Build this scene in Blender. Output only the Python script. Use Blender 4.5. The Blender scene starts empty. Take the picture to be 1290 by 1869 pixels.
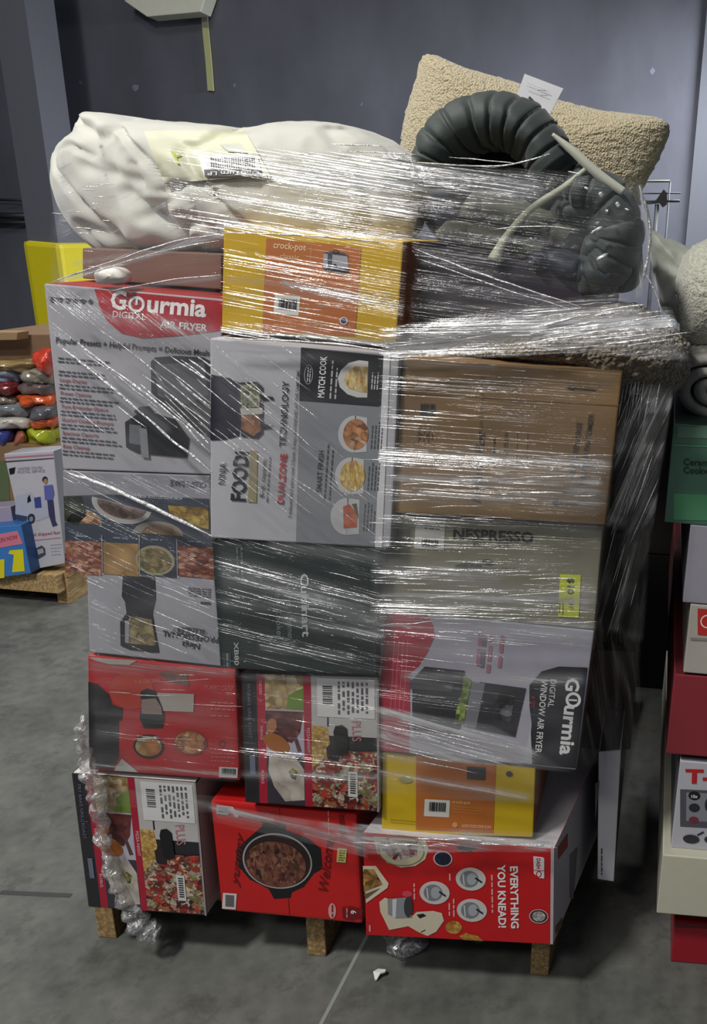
import bpy, bmesh, math, random
from mathutils import Vector, Matrix, noise
random.seed(7)
C = bpy.context.scene.collection
sc = bpy.context.scene

# ---------------------------------------------------------------- camera
# world: X right, Y away from the camera, Z up; the pallet stands about 1.4 m away
EYE = Vector((0, 0, 1.56))
PX, PY, FOC = 1186.39, 934.0, 1505.9          # principal point and focal length for a 1290x1869 picture
AX = Vector((0.996278, 0.027449, 0.081710))   # image right in world
AY = Vector((0.086197, -0.317262, -0.944413)) # image down in world
AZ = Vector((0.0, 0.947941, -0.318447))       # viewing direction
cam = bpy.data.cameras.new('camera'); camo = bpy.data.objects.new('camera', cam); C.objects.link(camo)
cam.sensor_fit = 'VERTICAL'; cam.sensor_height = 36; cam.sensor_width = 36
cam.lens = FOC / 1869 * 36
cam.shift_x = (645 - PX) / 1869; cam.shift_y = 0
cam.clip_start = 0.05; cam.clip_end = 60
camo.matrix_world = Matrix(((AX.x, -AY.x, -AZ.x, EYE.x), (AX.y, -AY.y, -AZ.y, EYE.y), (AX.z, -AY.z, -AZ.z, EYE.z), (0, 0, 0, 1)))
sc.camera = camo

# ---------------------------------------------------------------- light, world, exposure
sc.view_settings.view_transform = 'Standard'; sc.view_settings.look = 'None'
sc.view_settings.gamma = 1; sc.view_settings.use_curve_mapping = False
sc.view_settings.exposure = 0.30
sc.cycles.transparent_max_bounces = 24
w = bpy.data.worlds.new('warehouse_air'); sc.world = w; w.use_nodes = True
w.node_tree.nodes['Background'].inputs[0].default_value = (0.60, 0.67, 0.80, 1)
w.node_tree.nodes['Background'].inputs[1].default_value = 0.11

def area(name, loc, target, sx, sy, power, col=(1, 0.97, 0.92)):
    l = bpy.data.lights.new(name, 'AREA'); l.shape = 'RECTANGLE'; l.size = sx; l.size_y = sy
    l.energy = power; l.color = col
    o = bpy.data.objects.new(name, l); C.objects.link(o); o.location = loc
    d = Vector(target) - Vector(loc)
    o.rotation_euler = d.to_track_quat('-Z', 'Y').to_euler()
    return o
area('high_bay_light_front', (-2.0, -0.5, 4.6), (-0.9, 1.2, 0.6), 0.55, 0.35, 128)
area('high_bay_light_aisle', (-1.5, -1.8, 4.2), (-0.4, 1.4, 0.8), 1.2, 0.4, 30)
area('high_bay_light_over', (-2.8, 2.4, 4.8), (-2.6, 2.4, 0.0), 1.2, 0.5, 42)
area('added_light_far', (-1.6, 4.3, 4.4), (-1.6, 4.4, 0.0), 1.2, 0.4, 22, (0.9, 0.95, 1.0)).data.spread = math.radians(100)  # added background lamp, brightens the column and the wall near it
area('added_light_right', (1.4, 5.5, 3.2), (-4.0, 5.9, -0.4), 0.8, 0.5, 48, (0.95, 0.97, 1.0)).data.spread = math.radians(75)  # added lamp, aimed sideways to light the column's side and grade the wall
area('high_bay_light_wall', (0.9, 4.9, 3.5), (0.9, 5.0, 0.0), 2.2, 0.4, 70, (0.95, 0.97, 1.0)).data.spread = math.radians(110)

# ---------------------------------------------------------------- helpers
def ray(px, py):
    return AX * (px - PX) + AY * (py - PY) + AZ * FOC
def at(px, py, Y):
    d = ray(px, py); return EYE + d * (Y / d.y)
def atz(px, py, z=0.0):
    d = ray(px, py); return EYE + d * ((z - EYE.z) / d.z)
def s2l(c): return c / 12.92 if c <= 0.04045 else ((c + 0.055) / 1.055) ** 2.4
def rgb(h):
    h = h.lstrip('#'); return tuple(s2l(int(h[i:i + 2], 16) / 255) for i in (0, 2, 4)) + (1,)
MC = {}
def newmat(name):
    m = bpy.data.materials.new(name); m.use_nodes = True
    return m, m.node_tree.nodes, m.node_tree.links, m.node_tree.nodes['Principled BSDF']
def M(h, rough=0.5, metal=0.0, var=0.06, scale=40):
    k = (h, rough, metal, var, scale)
    if k in MC: return MC[k]
    m, n, l, b = newmat('paint_' + h.strip('#'))
    b.inputs['Roughness'].default_value = rough; b.inputs['Metallic'].default_value = metal
    t = n.new('ShaderNodeTexCoord'); z = n.new('ShaderNodeTexNoise'); z.inputs['Scale'].default_value = scale; z.inputs['Detail'].default_value = 4
    mx = n.new('ShaderNodeMix'); mx.data_type = 'RGBA'
    c = rgb(h); mx.inputs[6].default_value = tuple(v * (1 - var) for v in c[:3]) + (1,); mx.inputs[7].default_value = tuple(min(1, v * (1 + var)) for v in c[:3]) + (1,)
    l.new(t.outputs['Object'], z.inputs['Vector']); l.new(z.outputs['Fac'], mx.inputs[0]); l.new(mx.outputs[2], b.inputs['Base Color'])
    MC[k] = m; return m
def food(name, cols, scale=60, rough=0.5, warp=0.6, stretch=(1, 1, 1)):
    if name in MC: return MC[name]
    m, n, l, b = newmat('print_' + name)
    b.inputs['Roughness'].default_value = rough
    t = n.new('ShaderNodeTexCoord'); mp = n.new('ShaderNodeMapping'); mp.inputs['Scale'].default_value = stretch
    nz = n.new('ShaderNodeTexNoise'); nz.inputs['Scale'].default_value = scale * 0.8; nz.inputs['Detail'].default_value = 3
    ad = n.new('ShaderNodeMix'); ad.data_type = 'VECTOR'; ad.inputs[0].default_value = warp * 0.03
    v = n.new('ShaderNodeTexVoronoi'); v.inputs['Scale'].default_value = scale
    r = n.new('ShaderNodeValToRGB'); r.color_ramp.interpolation = 'LINEAR'
    e = r.color_ramp.elements
    while len(e) < len(cols): e.new(0.5)
    for i, h in enumerate(cols): e[i].position = i / (len(cols) - 1); e[i].color = rgb(h)
    l.new(t.outputs['Object'], mp.inputs[0]); l.new(mp.outputs[0], nz.inputs['Vector']); l.new(mp.outputs[0], ad.inputs[4]); l.new(nz.outputs['Color'], ad.inputs[5])
    l.new(ad.outputs[1], v.inputs['Vector']); 
    sx = n.new('ShaderNodeSeparateColor'); l.new(v.outputs['Color'], sx.inputs[0])
    l.new(sx.outputs[0], r.inputs[0]); 
    d = n.new('ShaderNodeMix'); d.data_type = 'RGBA'; d.blend_type = 'MULTIPLY'; d.inputs[0].default_value = 0.55
    r2 = n.new('ShaderNodeValToRGB'); r2.color_ramp.elements[0].position = 0.2; r2.color_ramp.elements[0].color = (1, 1, 1, 1); r2.color_ramp.elements[1].position = 0.75; r2.color_ramp.elements[1].color = (0.25, 0.2, 0.2, 1)
    l.new(v.outputs['Distance'], r2.inputs[0]); l.new(r.outputs[0], d.inputs[6]); l.new(r2.outputs[0], d.inputs[7])
    l.new(d.outputs[2], b.inputs['Base Color'])
    MC[name] = m; return m

def tag(o, label=None, cat=None, group=None, kind=None):
    if label: o['label'] = label
    if cat: o['category'] = cat
    if group: o['group'] = group
    if kind: o['kind'] = kind
    return o
def empty(name, loc, label, cat, group=None):
    o = bpy.data.objects.new(name, None); C.objects.link(o); o.location = loc; o.empty_display_size = 0.05
    return tag(o, label, cat, group)
class MB:
    """collects polygons (world coordinates) with materials; build() links one mesh object"""
    def __init__(s): s.v = []; s.f = []; s.m = []; s.mats = []; s.smooth = []
    def mi(s, m):
        if m not in s.mats: s.mats.append(m)
        return s.mats.index(m)
    def add(s, vs, fs, m, smooth=False):
        k = len(s.v); s.v += [tuple(v) for v in vs]; i = s.mi(m)
        for f in fs: s.f.append([k + a for a in f]); s.m.append(i); s.smooth.append(smooth)
    def box(s, x0, x1, y0, y1, z0, z1, m):
        s.prism([Vector((x0, y0, z1)), Vector((x1, y0, z1)), Vector((x1, y0, z0)), Vector((x0, y0, z0))], y1 - y0, m, m, m)
    def prism(s, q, depth, mf, ms, mt, taper=0.0, bev=0.0, skew=Vector((0, 0, 0))):
        bm = bmesh.new(); c = sum(q, Vector()) / 4
        a = [bm.verts.new(p) for p in q]
        b = [bm.verts.new(p + (c - p) * taper + Vector((0, depth, 0)) + skew) for p in q]
        mats = []
        def F(vs, m): f = bm.faces.new(vs); mats.append(m); f.material_index = len(mats) - 1
        F([a[3], a[2], a[1], a[0]][::-1][::-1], mf); F([b[0], b[1], b[2], b[3]], ms)
        F([a[0], a[1], b[1], b[0]], mt); F([a[2], a[3], b[3], b[2]], ms)
        F([a[1], a[2], b[2], b[1]], ms); F([a[3], a[0], b[0], b[3]], ms)
        bmesh.ops.recalc_face_normals(bm, faces=bm.faces)
        if bev > 0: bmesh.ops.bevel(bm, geom=bm.edges[:], offset=bev, segments=2, affect='EDGES', profile=0.6)
        bm.verts.index_update(); k = len(s.v); s.v += [tuple(v.co) for v in bm.verts]
        for f in bm.faces:
            s.f.append([k + v.index for v in f.verts]); s.m.append(s.mi(mats[f.material_index])); s.smooth.append(False)
        bm.free()
    def tube(s, pts, rad, m, seg=8, caps=True, flat=1.0):
        pts = [Vector(p) for p in pts]; n = len(pts)
        if not hasattr(rad, '__len__'): rad = [rad] * n
        vs = []; up = Vector((0, -1, 0.001))
        for i, p in enumerate(pts):
            t = (pts[min(i + 1, n - 1)] - pts[max(i - 1, 0)]).normalized()
            a = t.cross(up); a = a.normalized() if a.length > 1e-4 else Vector((1, 0, 0)); b = t.cross(a)
            for j in range(seg):
                an = 2 * math.pi * j / seg; vs.append(p + a * math.cos(an) * rad[i] + b * math.sin(an) * rad[i] * flat)
        fs = [[i * seg + j, i * seg + (j + 1) % seg, (i + 1) * seg + (j + 1) % seg, (i + 1) * seg + j] for i in range(n - 1) for j in range(seg)]
        if caps: fs += [list(range(seg))[::-1], list(range((n - 1) * seg, n * seg))]
        s.add(vs, fs, m, True)
    def build(s, name, parent=None, loc=None, **kw):
        o0 = Vector(loc) if loc is not None else (Vector(parent.location) if parent and parent.parent is None else Vector((0, 0, 0)))
        if parent is not None and parent.parent is not None: o0 = Vector(parent.parent.location)
        me = bpy.data.meshes.new(name)
        me.from_pydata([tuple(Vector(v) - o0) for v in s.v], [], s.f)
        for m in s.mats: me.materials.append(m)
        me.polygons.foreach_set('material_index', s.m); me.polygons.foreach_set('use_smooth', s.smooth); me.update()
        o = bpy.data.objects.new(name, me); C.objects.link(o)
        if parent is not None: o.parent = parent
        else: o.location = o0
        tag(o, **kw); return o

TX = {}
def text_mesh(t, bold=0.0, shear=0.0, spacing=1.0):
    k = (t, bold, shear, spacing)
    if k not in TX:
        c = bpy.data.curves.new('t', 'FONT'); c.body = t; c.size = 1; c.resolution_u = 2; c.offset = bold; c.shear = shear; c.space_character = spacing
        c.align_x = 'LEFT'; o = bpy.data.objects.new('t', c); me = o.to_mesh()
        TX[k] = ([v.co.copy() for v in me.vertices], [list(p.vertices) for p in me.polygons])
        o.to_mesh_clear(); bpy.data.objects.remove(o); bpy.data.curves.remove(c)
    return TX[k]

class Face:
    """a printed surface: picture positions are cast once onto the plane of the real face"""
    def __init__(s, mb, p0, n): s.mb = mb; s.p0 = Vector(p0); s.n = Vector(n).normalized()
    def P(s, x, y, lv=1):
        d = ray(x, y); q = s.p0 + s.n * 0.0004 * (lv + 1)
        return EYE + d * ((q - EYE).dot(s.n) / d.dot(s.n))
    def poly(s, pts, m, lv=1): s.mb.add([s.P(x, y, lv) for x, y in pts], [list(range(len(pts)))], m)
    def rect(s, x, y, w, h, m, ang=5, lv=1):
        a = math.radians(ang); c, n = math.cos(a), math.sin(a)
        s.poly([(x, y), (x + c * w, y + n * w), (x + c * w - n * h, y + n * w + c * h), (x - n * h, y + c * h)], m, lv)
    def ell(s, x, y, rx, ry, m, lv=1, ang=5, a0=0, a1=360, n=40):
        a = math.radians(ang); pts = []
        full = a1 - a0 >= 360
        for i in range(n if full else n + 1):
            t = math.radians(a0 + (a1 - a0) * i / n); u, v = rx * math.cos(t), ry * math.sin(t)
            pts.append((x + u * math.cos(a) - v * math.sin(a), y + u * math.sin(a) + v * math.cos(a)))
        s.poly(pts, m, lv)
    def ring(s, x, y, rx, ry, wd, m, lv=1, ang=5, n=48):
        a = math.radians(ang); vs = []
        for i in range(n):
            t = 2 * math.pi * i / n
            for k in (0, wd):
                u, v = (rx - k) * math.cos(t), (ry - k) * math.sin(t)
                vs.append(s.P(x + u * math.cos(a) - v * math.sin(a), y + u * math.sin(a) + v * math.cos(a), lv))
        s.mb.add(vs, [[2 * i, 2 * i + 1, (2 * i + 3) % (2 * n), (2 * i + 2) % (2 * n)] for i in range(n)], m)
    def line(s, x0, y0, x1, y1, wd, m, lv=1):
        dx, dy = x1 - x0, y1 - y0; L = math.hypot(dx, dy) or 1; a, b = -dy / L * wd / 2, dx / L * wd / 2
        s.poly([(x0 + a, y0 + b), (x1 + a, y1 + b), (x1 - a, y1 - b), (x0 - a, y0 - b)], m, lv)
    def text(s, t, x, y, h, m, ang=5, bold=0.0, lv=2, sx=1.0, shear=0.0, width=None, spacing=1.0):
        vs, fs = text_mesh(t, bold, shear, spacing); k = h / 0.72; a = math.radians(ang); c, n = math.cos(a), math.sin(a)
        if width: sx = width / (max(v.x for v in vs) * k)
        s.mb.add([s.P(x + c * v.x * k * sx + n * v.y * k, y + n * v.x * k * sx - c * v.y * k, lv) for v in vs], fs, m)
    def words(s, x, y, w, rows, gap, h, m, ang=5, lv=2, seed=1, ragged=0.3):
        """small print too fine to read: rows of little word marks"""
        r = random.Random(seed); a = math.radians(ang); c, n = math.cos(a), math.sin(a)
        for i in range(rows):
            u = 0; W = w * (1 - ragged * r.random())
            while u < W:
                q = min(r.uniform(2, 5) * h, W - u + h)
                X, Y = x - n * i * gap + c * u, y + c * i * gap + n * u
                s.rect(X, Y, q, h, m, ang, lv); u += q + h * 0.9
    def barcode(s, x, y, w, h, ang=5, lv=2, seed=3, base=True, pad=0.12):
        r = random.Random(seed); a = math.radians(ang); c, n = math.cos(a), math.sin(a)
        if base: s.rect(x, y, w, h, M('#e4e4e2'), ang, lv)
        u = w * pad
        while u < w * (1 - pad):
            q = r.choice((0.02, 0.035, 0.05)) * w; X, Y = x + c * u - n * h * 0.18, y + n * u + c * h * 0.18
            s.rect(X, Y, q, h * 0.62, M('#1c1c20'), ang, lv + 1); u += q + r.choice((0.02, 0.04)) * w

class Carton(MB):
    def __init__(s, name, label, cat, q, Y, depth, front, side=None, top=None, group=None, taper=0.0, skew=(0, 0, 0), bev=0.0025, rough=0.42, world=None):
        super().__init__(); s.q = [at(x, y, Y) for x, y in q] if world is None else [Vector(p) for p in world]
        Y = s.q[0].y
        base = Vector((sum(p.x for p in s.q) / 4, Y + depth / 2, min(s.q[2].z, s.q[3].z)))
        s.root = empty(name, base, label, cat, group); s.Y = Y
        side = side or front; top = top or side
        def mm(c): return c if not isinstance(c, str) else M(c, rough)
        s.prism(s.q, depth, mm(front), mm(side), mm(top), taper, bev, Vector(skew))
        s.F = Face(s, (0, Y, 0), (0, -1, 0))
        e = s.q[2] - s.q[1]; back = Vector((0, depth, 0)) + Vector(skew)
        nrm = e.cross(back); nrm = nrm if nrm.x > 0 else -nrm
        s.R = Face(s, s.q[1], nrm)
        s.kids = []
    def sticker(s, name, x, y, w, h, m, ang=5, lv=3, label=None):
        k = MB(); f = Face(k, (0, s.Y, 0), (0, -1, 0)); f.rect(x, y, w, h, m, ang, lv); s.kids.append((name, k, label)); return f
    def done(s, body='carton'):
        s.build(body, s.root)
        for nm, k, lb in s.kids: k.build(nm, s.root, label=lb)
        return s.root

def spline(pts, n, closed=True):
    out = []; N = len(pts)
    segs = N if closed else N - 1
    for k in range(n):
        u = k / n * segs if closed else k / (n - 1) * segs * 0.999999
        i = int(u); t = u - i
        g = (lambda j: pts[j % N]) if closed else (lambda j: pts[max(0, min(N - 1, j))])
        p0, p1, p2, p3 = g(i - 1), g(i), g(i + 1), g(i + 2)
        out.append(tuple(0.5 * ((2 * b) + (-a + c) * t + (2 * a - 5 * b + 4 * c - d) * t * t + (-a + 3 * b - 3 * c + d) * t ** 3) for a, b, c, d in zip(p0, p1, p2, p3)))
    return out
def blob(mb, outline, centre, Y, T, m, n=96, rings=28, e=0.6, disp=None, lean=0.0):
    """a stuffed soft thing: rounded body inside an outline, half thickness T front and back"""
    O = [at(x, y, Y) for x, y in spline(outline, n)]; c = at(centre[0], centre[1], Y)
    vs = []
    for k in range(rings + 1):
        ph = -math.pi / 2 + math.pi * k / rings; s_ = math.cos(ph); dz = math.copysign(abs(math.sin(ph)) ** e, math.sin(ph)) * T
        for i in range(n):
            p = c + (O[i] - c) * (s_ ** 0.9); kk = 1 + 0.85 * min(0, dz) / Y; p = Vector((p.x * kk, Y + dz + lean * (p.z - c.z), EYE.z + (p.z - EYE.z) * kk))
            nr = Vector(((O[i] - c).x * s_, math.sin(ph) * 0.3, (O[i] - c).z * s_)); nr = nr.normalized() if nr.length > 1e-5 else Vector((0, math.copysign(1, dz), 0))
            nr = (nr * s_ + Vector((0, math.sin(ph), 0))).normalized()
            if disp: p = p + nr * disp(p, i / n, k / rings)
            vs.append(p)
    fs = [[k * n + i, k * n + (i + 1) % n, (k + 1) * n + (i + 1) % n, (k + 1) * n + i] for k in range(rings) for i in range(n)]
    mb.add(vs, fs, m, True)
def wrink(s1, a1, s2=0, a2=0, seed=0):
    def g(p, u, v):
        q = Vector((p.x + seed, p.y, p.z)); r = a1 * noise.noise(q * s1)
        if s2: r -= a2 * abs(noise.noise(q * s2))
        return r
    return g

# cloth materials
def cloth(name, h, h2, scale=300, bump=0.3, rough=0.95, sheen=0.3, vor=False, dist=0.002):
    if name in MC: return MC[name]
    m, n, l, b = newmat(name); b.inputs['Roughness'].default_value = rough; b.inputs['Sheen Weight'].default_value = sheen
    t = n.new('ShaderNodeTexCoord'); z = n.new('ShaderNodeTexVoronoi' if vor else 'ShaderNodeTexNoise'); z.inputs['Scale'].default_value = scale
    mx = n.new('ShaderNodeMix'); mx.data_type = 'RGBA'; mx.inputs[6].default_value = rgb(h); mx.inputs[7].default_value = rgb(h2)
    o = z.outputs['Distance' if vor else 'Fac']; bp = n.new('ShaderNodeBump'); bp.inputs['Strength'].default_value = bump; bp.inputs['Distance'].default_value = dist
    if vor: bp.invert = True
    l.new(t.outputs['Object'], z.inputs['Vector']); l.new(o, mx.inputs[0]); l.new(mx.outputs[2], b.inputs['Base Color']); l.new(o, bp.inputs['Height']); l.new(bp.outputs[0], b.inputs['Normal'])
    MC[name] = m; return m

# ---------------------------------------------------------------- setting: floor, wall, pillar
def concrete():
    m, n, l, b = newmat('concrete_floor'); t = n.new('ShaderNodeTexCoord')
    a = n.new('ShaderNodeTexNoise'); a.inputs['Scale'].default_value = 1.6; a.inputs['Detail'].default_value = 8; a.inputs['Roughness'].default_value = 0.62
    c = n.new('ShaderNodeTexNoise'); c.inputs['Scale'].default_value = 26; c.inputs['Detail'].default_value = 6
    r = n.new('ShaderNodeValToRGB'); e = r.color_ramp.elements; e[0].position = 0.3; e[0].color = rgb('#484a47'); e[1].position = 0.72; e[1].color = rgb('#797a75')
    ad = n.new('ShaderNodeMath'); ad.operation = 'MULTIPLY_ADD'; ad.inputs[1].default_value = 0.35; 
    ad2 = n.new('ShaderNodeMath'); ad2.operation = 'SUBTRACT'; ad2.inputs[1].default_value = 0.17
    l.new(t.outputs['Object'], a.inputs[0]); l.new(t.outputs['Object'], c.inputs[0]); l.new(c.outputs[0], ad.inputs[0]); l.new(a.outputs[0], ad.inputs[2]); l.new(ad.outputs[0], ad2.inputs[0]); l.new(ad2.outputs[0], r.inputs[0])
    # dark worn stains
    st = n.new('ShaderNodeTexNoise'); st.inputs['Scale'].default_value = 7; st.inputs['Detail'].default_value = 10; st.inputs['Roughness'].default_value = 0.75
    sr = n.new('ShaderNodeValToRGB'); sr.color_ramp.elements[0].position = 0.39; sr.color_ramp.elements[0].color = (0.35, 0.35, 0.35, 1); sr.color_ramp.elements[1].position = 0.47; sr.color_ramp.elements[1].color = (1, 1, 1, 1)
    mx = n.new('ShaderNodeMix'); mx.data_type = 'RGBA'; mx.blend_type = 'MULTIPLY'; mx.inputs[0].default_value = 0.4
    l.new(t.outputs['Object'], st.inputs[0]); l.new(st.outputs[0], sr.inputs[0]); l.new(r.outputs[0], mx.inputs[6]); l.new(sr.outputs[0], mx.inputs[7]); l.new(mx.outputs[2], b.inputs['Base Color'])
    b.inputs['Roughness'].default_value = 0.55; b.inputs['Specular IOR Level'].default_value = 0.35
    bp = n.new('ShaderNodeBump'); bp.inputs['Strength'].default_value = 0.25; bp.inputs['Distance'].default_value = 0.004; l.new(c.outputs[0], bp.inputs['Height']); l.new(bp.outputs[0], b.inputs['Normal'])
    return m
def wallpaint():
    m, n, l, b = newmat('scuffed_wall_paint'); t = n.new('ShaderNodeTexCoord'); mp = n.new('ShaderNodeMapping'); mp.inputs['Scale'].default_value = (1, 1, 0.5)
    a = n.new('ShaderNodeTexNoise'); a.inputs['Scale'].default_value = 1.3; a.inputs['Detail'].default_value = 7; a.inputs['Roughness'].default_value = 0.6
    r = n.new('ShaderNodeValToRGB'); e = r.color_ramp.elements; e[0].position = 0.35; e[0].color = rgb('#41434d'); e[1].position = 0.75; e[1].color = rgb('#5c5f6b')
    l.new(t.outputs['Object'], mp.inputs[0]); l.new(mp.outputs[0], a.inputs[0]); l.new(a.outputs[0], r.inputs[0]); l.new(r.outputs[0], b.inputs['Base Color']); b.inputs['Roughness'].default_value = 0.7
    return m
WY = 6.2
g = MB(); g.add([(-9, -4, 0), (6, -4, 0), (6, WY, 0), (-9, WY, 0)], [[0, 1, 2, 3]], concrete())
dk = M('#3b3f3f', 0.8)
g.build('floor', kind='structure')
g = MB()
for a, b, wd in (((0, 1628), (130, 1634), 0.006), ((585, 1869), (655, 1735), 0.004), ((655, 1735), (700, 1650), 0.004)):
    p, q = atz(*a, 0.0008), atz(*b, 0.0008); d = (q - p).normalized(); nn = Vector((-d.y, d.x, 0)) * wd
    g.add([p - nn, q - nn, q + nn, p + nn], [[0, 1, 2, 3]], M('#8b908c' if a[0] > 300 else '#3b3f3f', 0.8))
g.build('trim_1', kind='structure', label='thin joint lines in the concrete floor')
WPAINT = wallpaint()
g = MB(); g.box(-9, 6, WY, WY + 0.2, 0, 6, WPAINT)
g.build('wall_back', kind='structure')
g = MB(); p = at(1264, 300, WY).x; g.box(p, p + 0.30, WY - 0.02, WY, 0, 6, M('#565962', 0.6)); g.build('trim_2', kind='structure')
# chipped marks and screw holes on the wall
for i, (x, y, r_) in enumerate(((247, 160, 7), (428, 155, 4), (1190, 130, 6), (147, 150, 4), (660, 190, 3))):
    g = MB(); f = Face(g, (0, WY, 0), (0, -1, 0)); rr = random.Random(i)
    f.poly([(x + r_ * math.cos(k * 0.7) * rr.uniform(0.5, 1), y + r_ * 1.3 * math.sin(k * 0.7) * rr.uniform(0.5, 1)) for k in range(9)], M('#6a6f7e'))
    g.build('trim_%d' % (3 + i), kind='structure', label='small chipped spot in the wall paint')

# column
CY = 5.5
g = MB()
x0, x1 = at(18, 200, CY).x, at(73, 200, CY).x
x0 = at(30, 300, CY).x; x1 = at(86, 300, CY).x
root = empty('steel_column', (0.5 * (x0 + x1), CY + 0.1, 0), 'tall grey square warehouse column with a yellow guard around its foot', 'column')
g.box(x0, x1, CY, CY + 0.26, 0, 5.8, M('#5a5c66', 0.6))
g.build('shaft', root)
g = MB(); zt = at(70, 440, CY).z
ys = M('#d2c416', 0.45)
g.prism([Vector((x0 - 0.02, CY - 0.03, zt)), Vector((x1 + 0.03, CY - 0.03, zt)), Vector((x1 + 0.03, CY - 0.03, 0.0)), Vector((x0 - 0.02, CY - 0.03, 0.0))], 0.36, ys, ys, ys, bev=0.03)
g.build('column_guard', root, label='yellow guard')

# wall rails at left
for i, (ya, yb, r_) in enumerate(((362, 366, 0.009), (392, 394, 0.022), (404, 406, 0.014))):
    g = MB(); a = at(-60, ya, WY - 0.06); b = at(70, yb, WY - 0.06); g.tube([a, b], r_, M('#15161a', 0.5), 8)
    for t in (0.3, 0.95):
        p = a.lerp(b, t); g.tube([p, p + Vector((0, 0.07, 0))], r_ * 0.8, M('#15161a', 0.5), 6)
    g.build('wall_rail', label=('thin black pipe along the left of the wall, topmost', 'thick black pipe along the left of the wall', 'lower black pipe along the left of the wall')[i], cat='pipe')
# hanging white panel with strap
g = MB(); q = [at(225, 0, WY - 0.14), at(380, -20, WY - 0.14), at(366, 21, WY - 0.14), at(268, 30, WY - 0.14)]
g.prism(q, 0.13, M('#c9cabc', 0.5), M('#b9bbae', 0.5), M('#c9cabc', 0.5), bev=0.006); g.build('wall_panel', label='pale panel box fixed high on the dark wall', cat='panel')
g = MB(); pts = [at(372, 22, WY - 0.02), at(374, 50, WY - 0.02), at(380, 110, WY - 0.02), at(384, 165, WY - 0.02)]
for i in range(3):
    a, b = pts[i], pts[i + 1]; hw = 0.02
    g.add([a + Vector((-hw, 0, 0)), a + Vector((hw, 0, 0)), b + Vector((hw, 0, 0)), b + Vector((-hw, 0, 0)), a + Vector((-hw, .012, 0)), a + Vector((hw, .012, 0)), b + Vector((hw, .012, 0)), b + Vector((-hw, .012, 0))], [[0, 1, 2, 3], [4, 7, 6, 5], [0, 4, 5, 1], [1, 5, 6, 2], [2, 6, 7, 3], [3, 7, 4, 0]], M('#a3a577' if i else '#807f70', 0.6))
g.build('yellow_strap', label='long yellowish strap hanging down the wall below the pale panel', cat='strap')
# stand on the right
root = empty('clamp_stand', (at(1200, 450, 4.6).x, 4.6, 0), 'black metal stand with crossbars and a clamp before the right wall', 'stand')
def bar(nm, a, b, r_, col='#202228'):
    g = MB(); g.tube([at(*a, 4.6), at(*b, 4.6)], r_, M(col, 0.5), 8); g.build(nm, root)
bar('crossbar', (1150, 331), (1222, 330), 0.006, '#63665c'); bar('crossbar', (1130, 353), (1242, 352), 0.004); bar('crossbar', (1160, 368), (1240, 366), 0.007)
g = MB(); a = atz(1199, 1000, 0)
for nm, X, r_ in (('post', 1199, 0.011), ('post', 1223, 0.005)):
    g = MB(); t = at(X, 332 if X > 1210 else 372, 4.6); g.tube([t, Vector((t.x, 4.6, 0))], r_, M('#24262c', 0.5), 8); g.build(nm, root)
g = MB(); g.add([], [], M('#17181c')); q = [at(x, y, 4.59) for x, y in ((1165, 366), (1196, 366), (1211, 345), (1217, 352), (1217, 372), (1209, 378), (1203, 370), (1165, 374))]
g.add(q + [p + Vector((0, 0.04, 0)) for p in q], [list(range(8))[::-1], list(range(8, 16))] + [[i, (i + 1) % 8, 8 + (i + 1) % 8, 8 + i] for i in range(8)], M('#17181c', 0.5)); g.build('clamp', root)

# ---------------------------------------------------------------- pallet under the load
WOOD = food('rough pine', ['#a98c5c', '#b89a68', '#9b7d50', '#c2a878'], 22, 0.8, 0.8, (6, 1, 6))
WOODD = food('worn pine', ['#7d6444', '#8f744e', '#6e5739', '#9a8058'], 22, 0.85, 0.8, (1, 6, 6))
xl, xc, xr = at(178, 1700, 1.39).x, at(561, 1730, 1.39).x, at(968, 1760, 1.39).x
root = empty('wooden_pallet', (xc, 1.95, 0), 'weathered wooden pallet carrying the tall wrapped load in the middle', 'pallet')
for x in (xl, xc, xr):
    g = MB(); g.prism([Vector((x, 1.39, 0.125)), Vector((x + 0.04, 1.39, 0.125)), Vector((x + 0.04, 1.39, 0.001)), Vector((x, 1.39, 0.001))], 1.15, WOOD, WOODD, WOODD, bev=0.002, skew=Vector((0.10 if x == xr else 0, 0, 0))); g.build('stringer', root)
for k, y in enumerate((1.395, 1.56, 1.72, 1.88, 2.04, 2.2, 2.36)):
    g = MB(); g.box(xl - 0.01, xr + 0.05, y, y + (0.10 if k else 0.13), 0.127, 0.143, WOODD); g.build('deck_board', root)
for y in (1.9, 2.4):
    g = MB(); g.box(xl - 0.01, xr + 0.05, y, y + 0.09, -0.0, 0.0005, WOODD); 

# ---------------------------------------------------------------- cartons of the load
K = M('#1b1b20', 0.45); W_ = M('#dedede', 0.45); WT = M('#f0f0f0', 0.5); RD = M('#c4141d', 0.4); GY = M('#8c8c92', 0.45)
KR = '#8d6a44'
pasta = food('pasta', ['#c99b3e', '#e0be6a', '#a9752c', '#e8cf92'], 130)
meat = food('meat', ['#8c4a3a', '#a8604a', '#5e2f2a', '#b98168', '#c9a08a'], 90, stretch=(1, 1, 2.2))
pizza = food('pizza', ['#1f191c', '#b8322c', '#ddd2b4', '#5a2226', '#e6dfcb', '#7c8b4c', '#c74432', '#2a2224'], 85, warp=1.6)
herbs = food('greens', ['#4d5c34', '#77864a', '#2f3622', '#a3a868', '#c9b05c'], 110)
fries = food('fries', ['#d9b25a', '#e8cf85', '#b98a3c', '#efe0ac'], 170, stretch=(1, 1, 0.4))
wings = food('wings', ['#b0673a', '#d39a66', '#7a3f26', '#e0b98c'], 100)
dough = food('dough', ['#d6cfc4', '#e4ddd0', '#c2b7a6', '#dcd6cc'], 30, warp=1.0)
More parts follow.
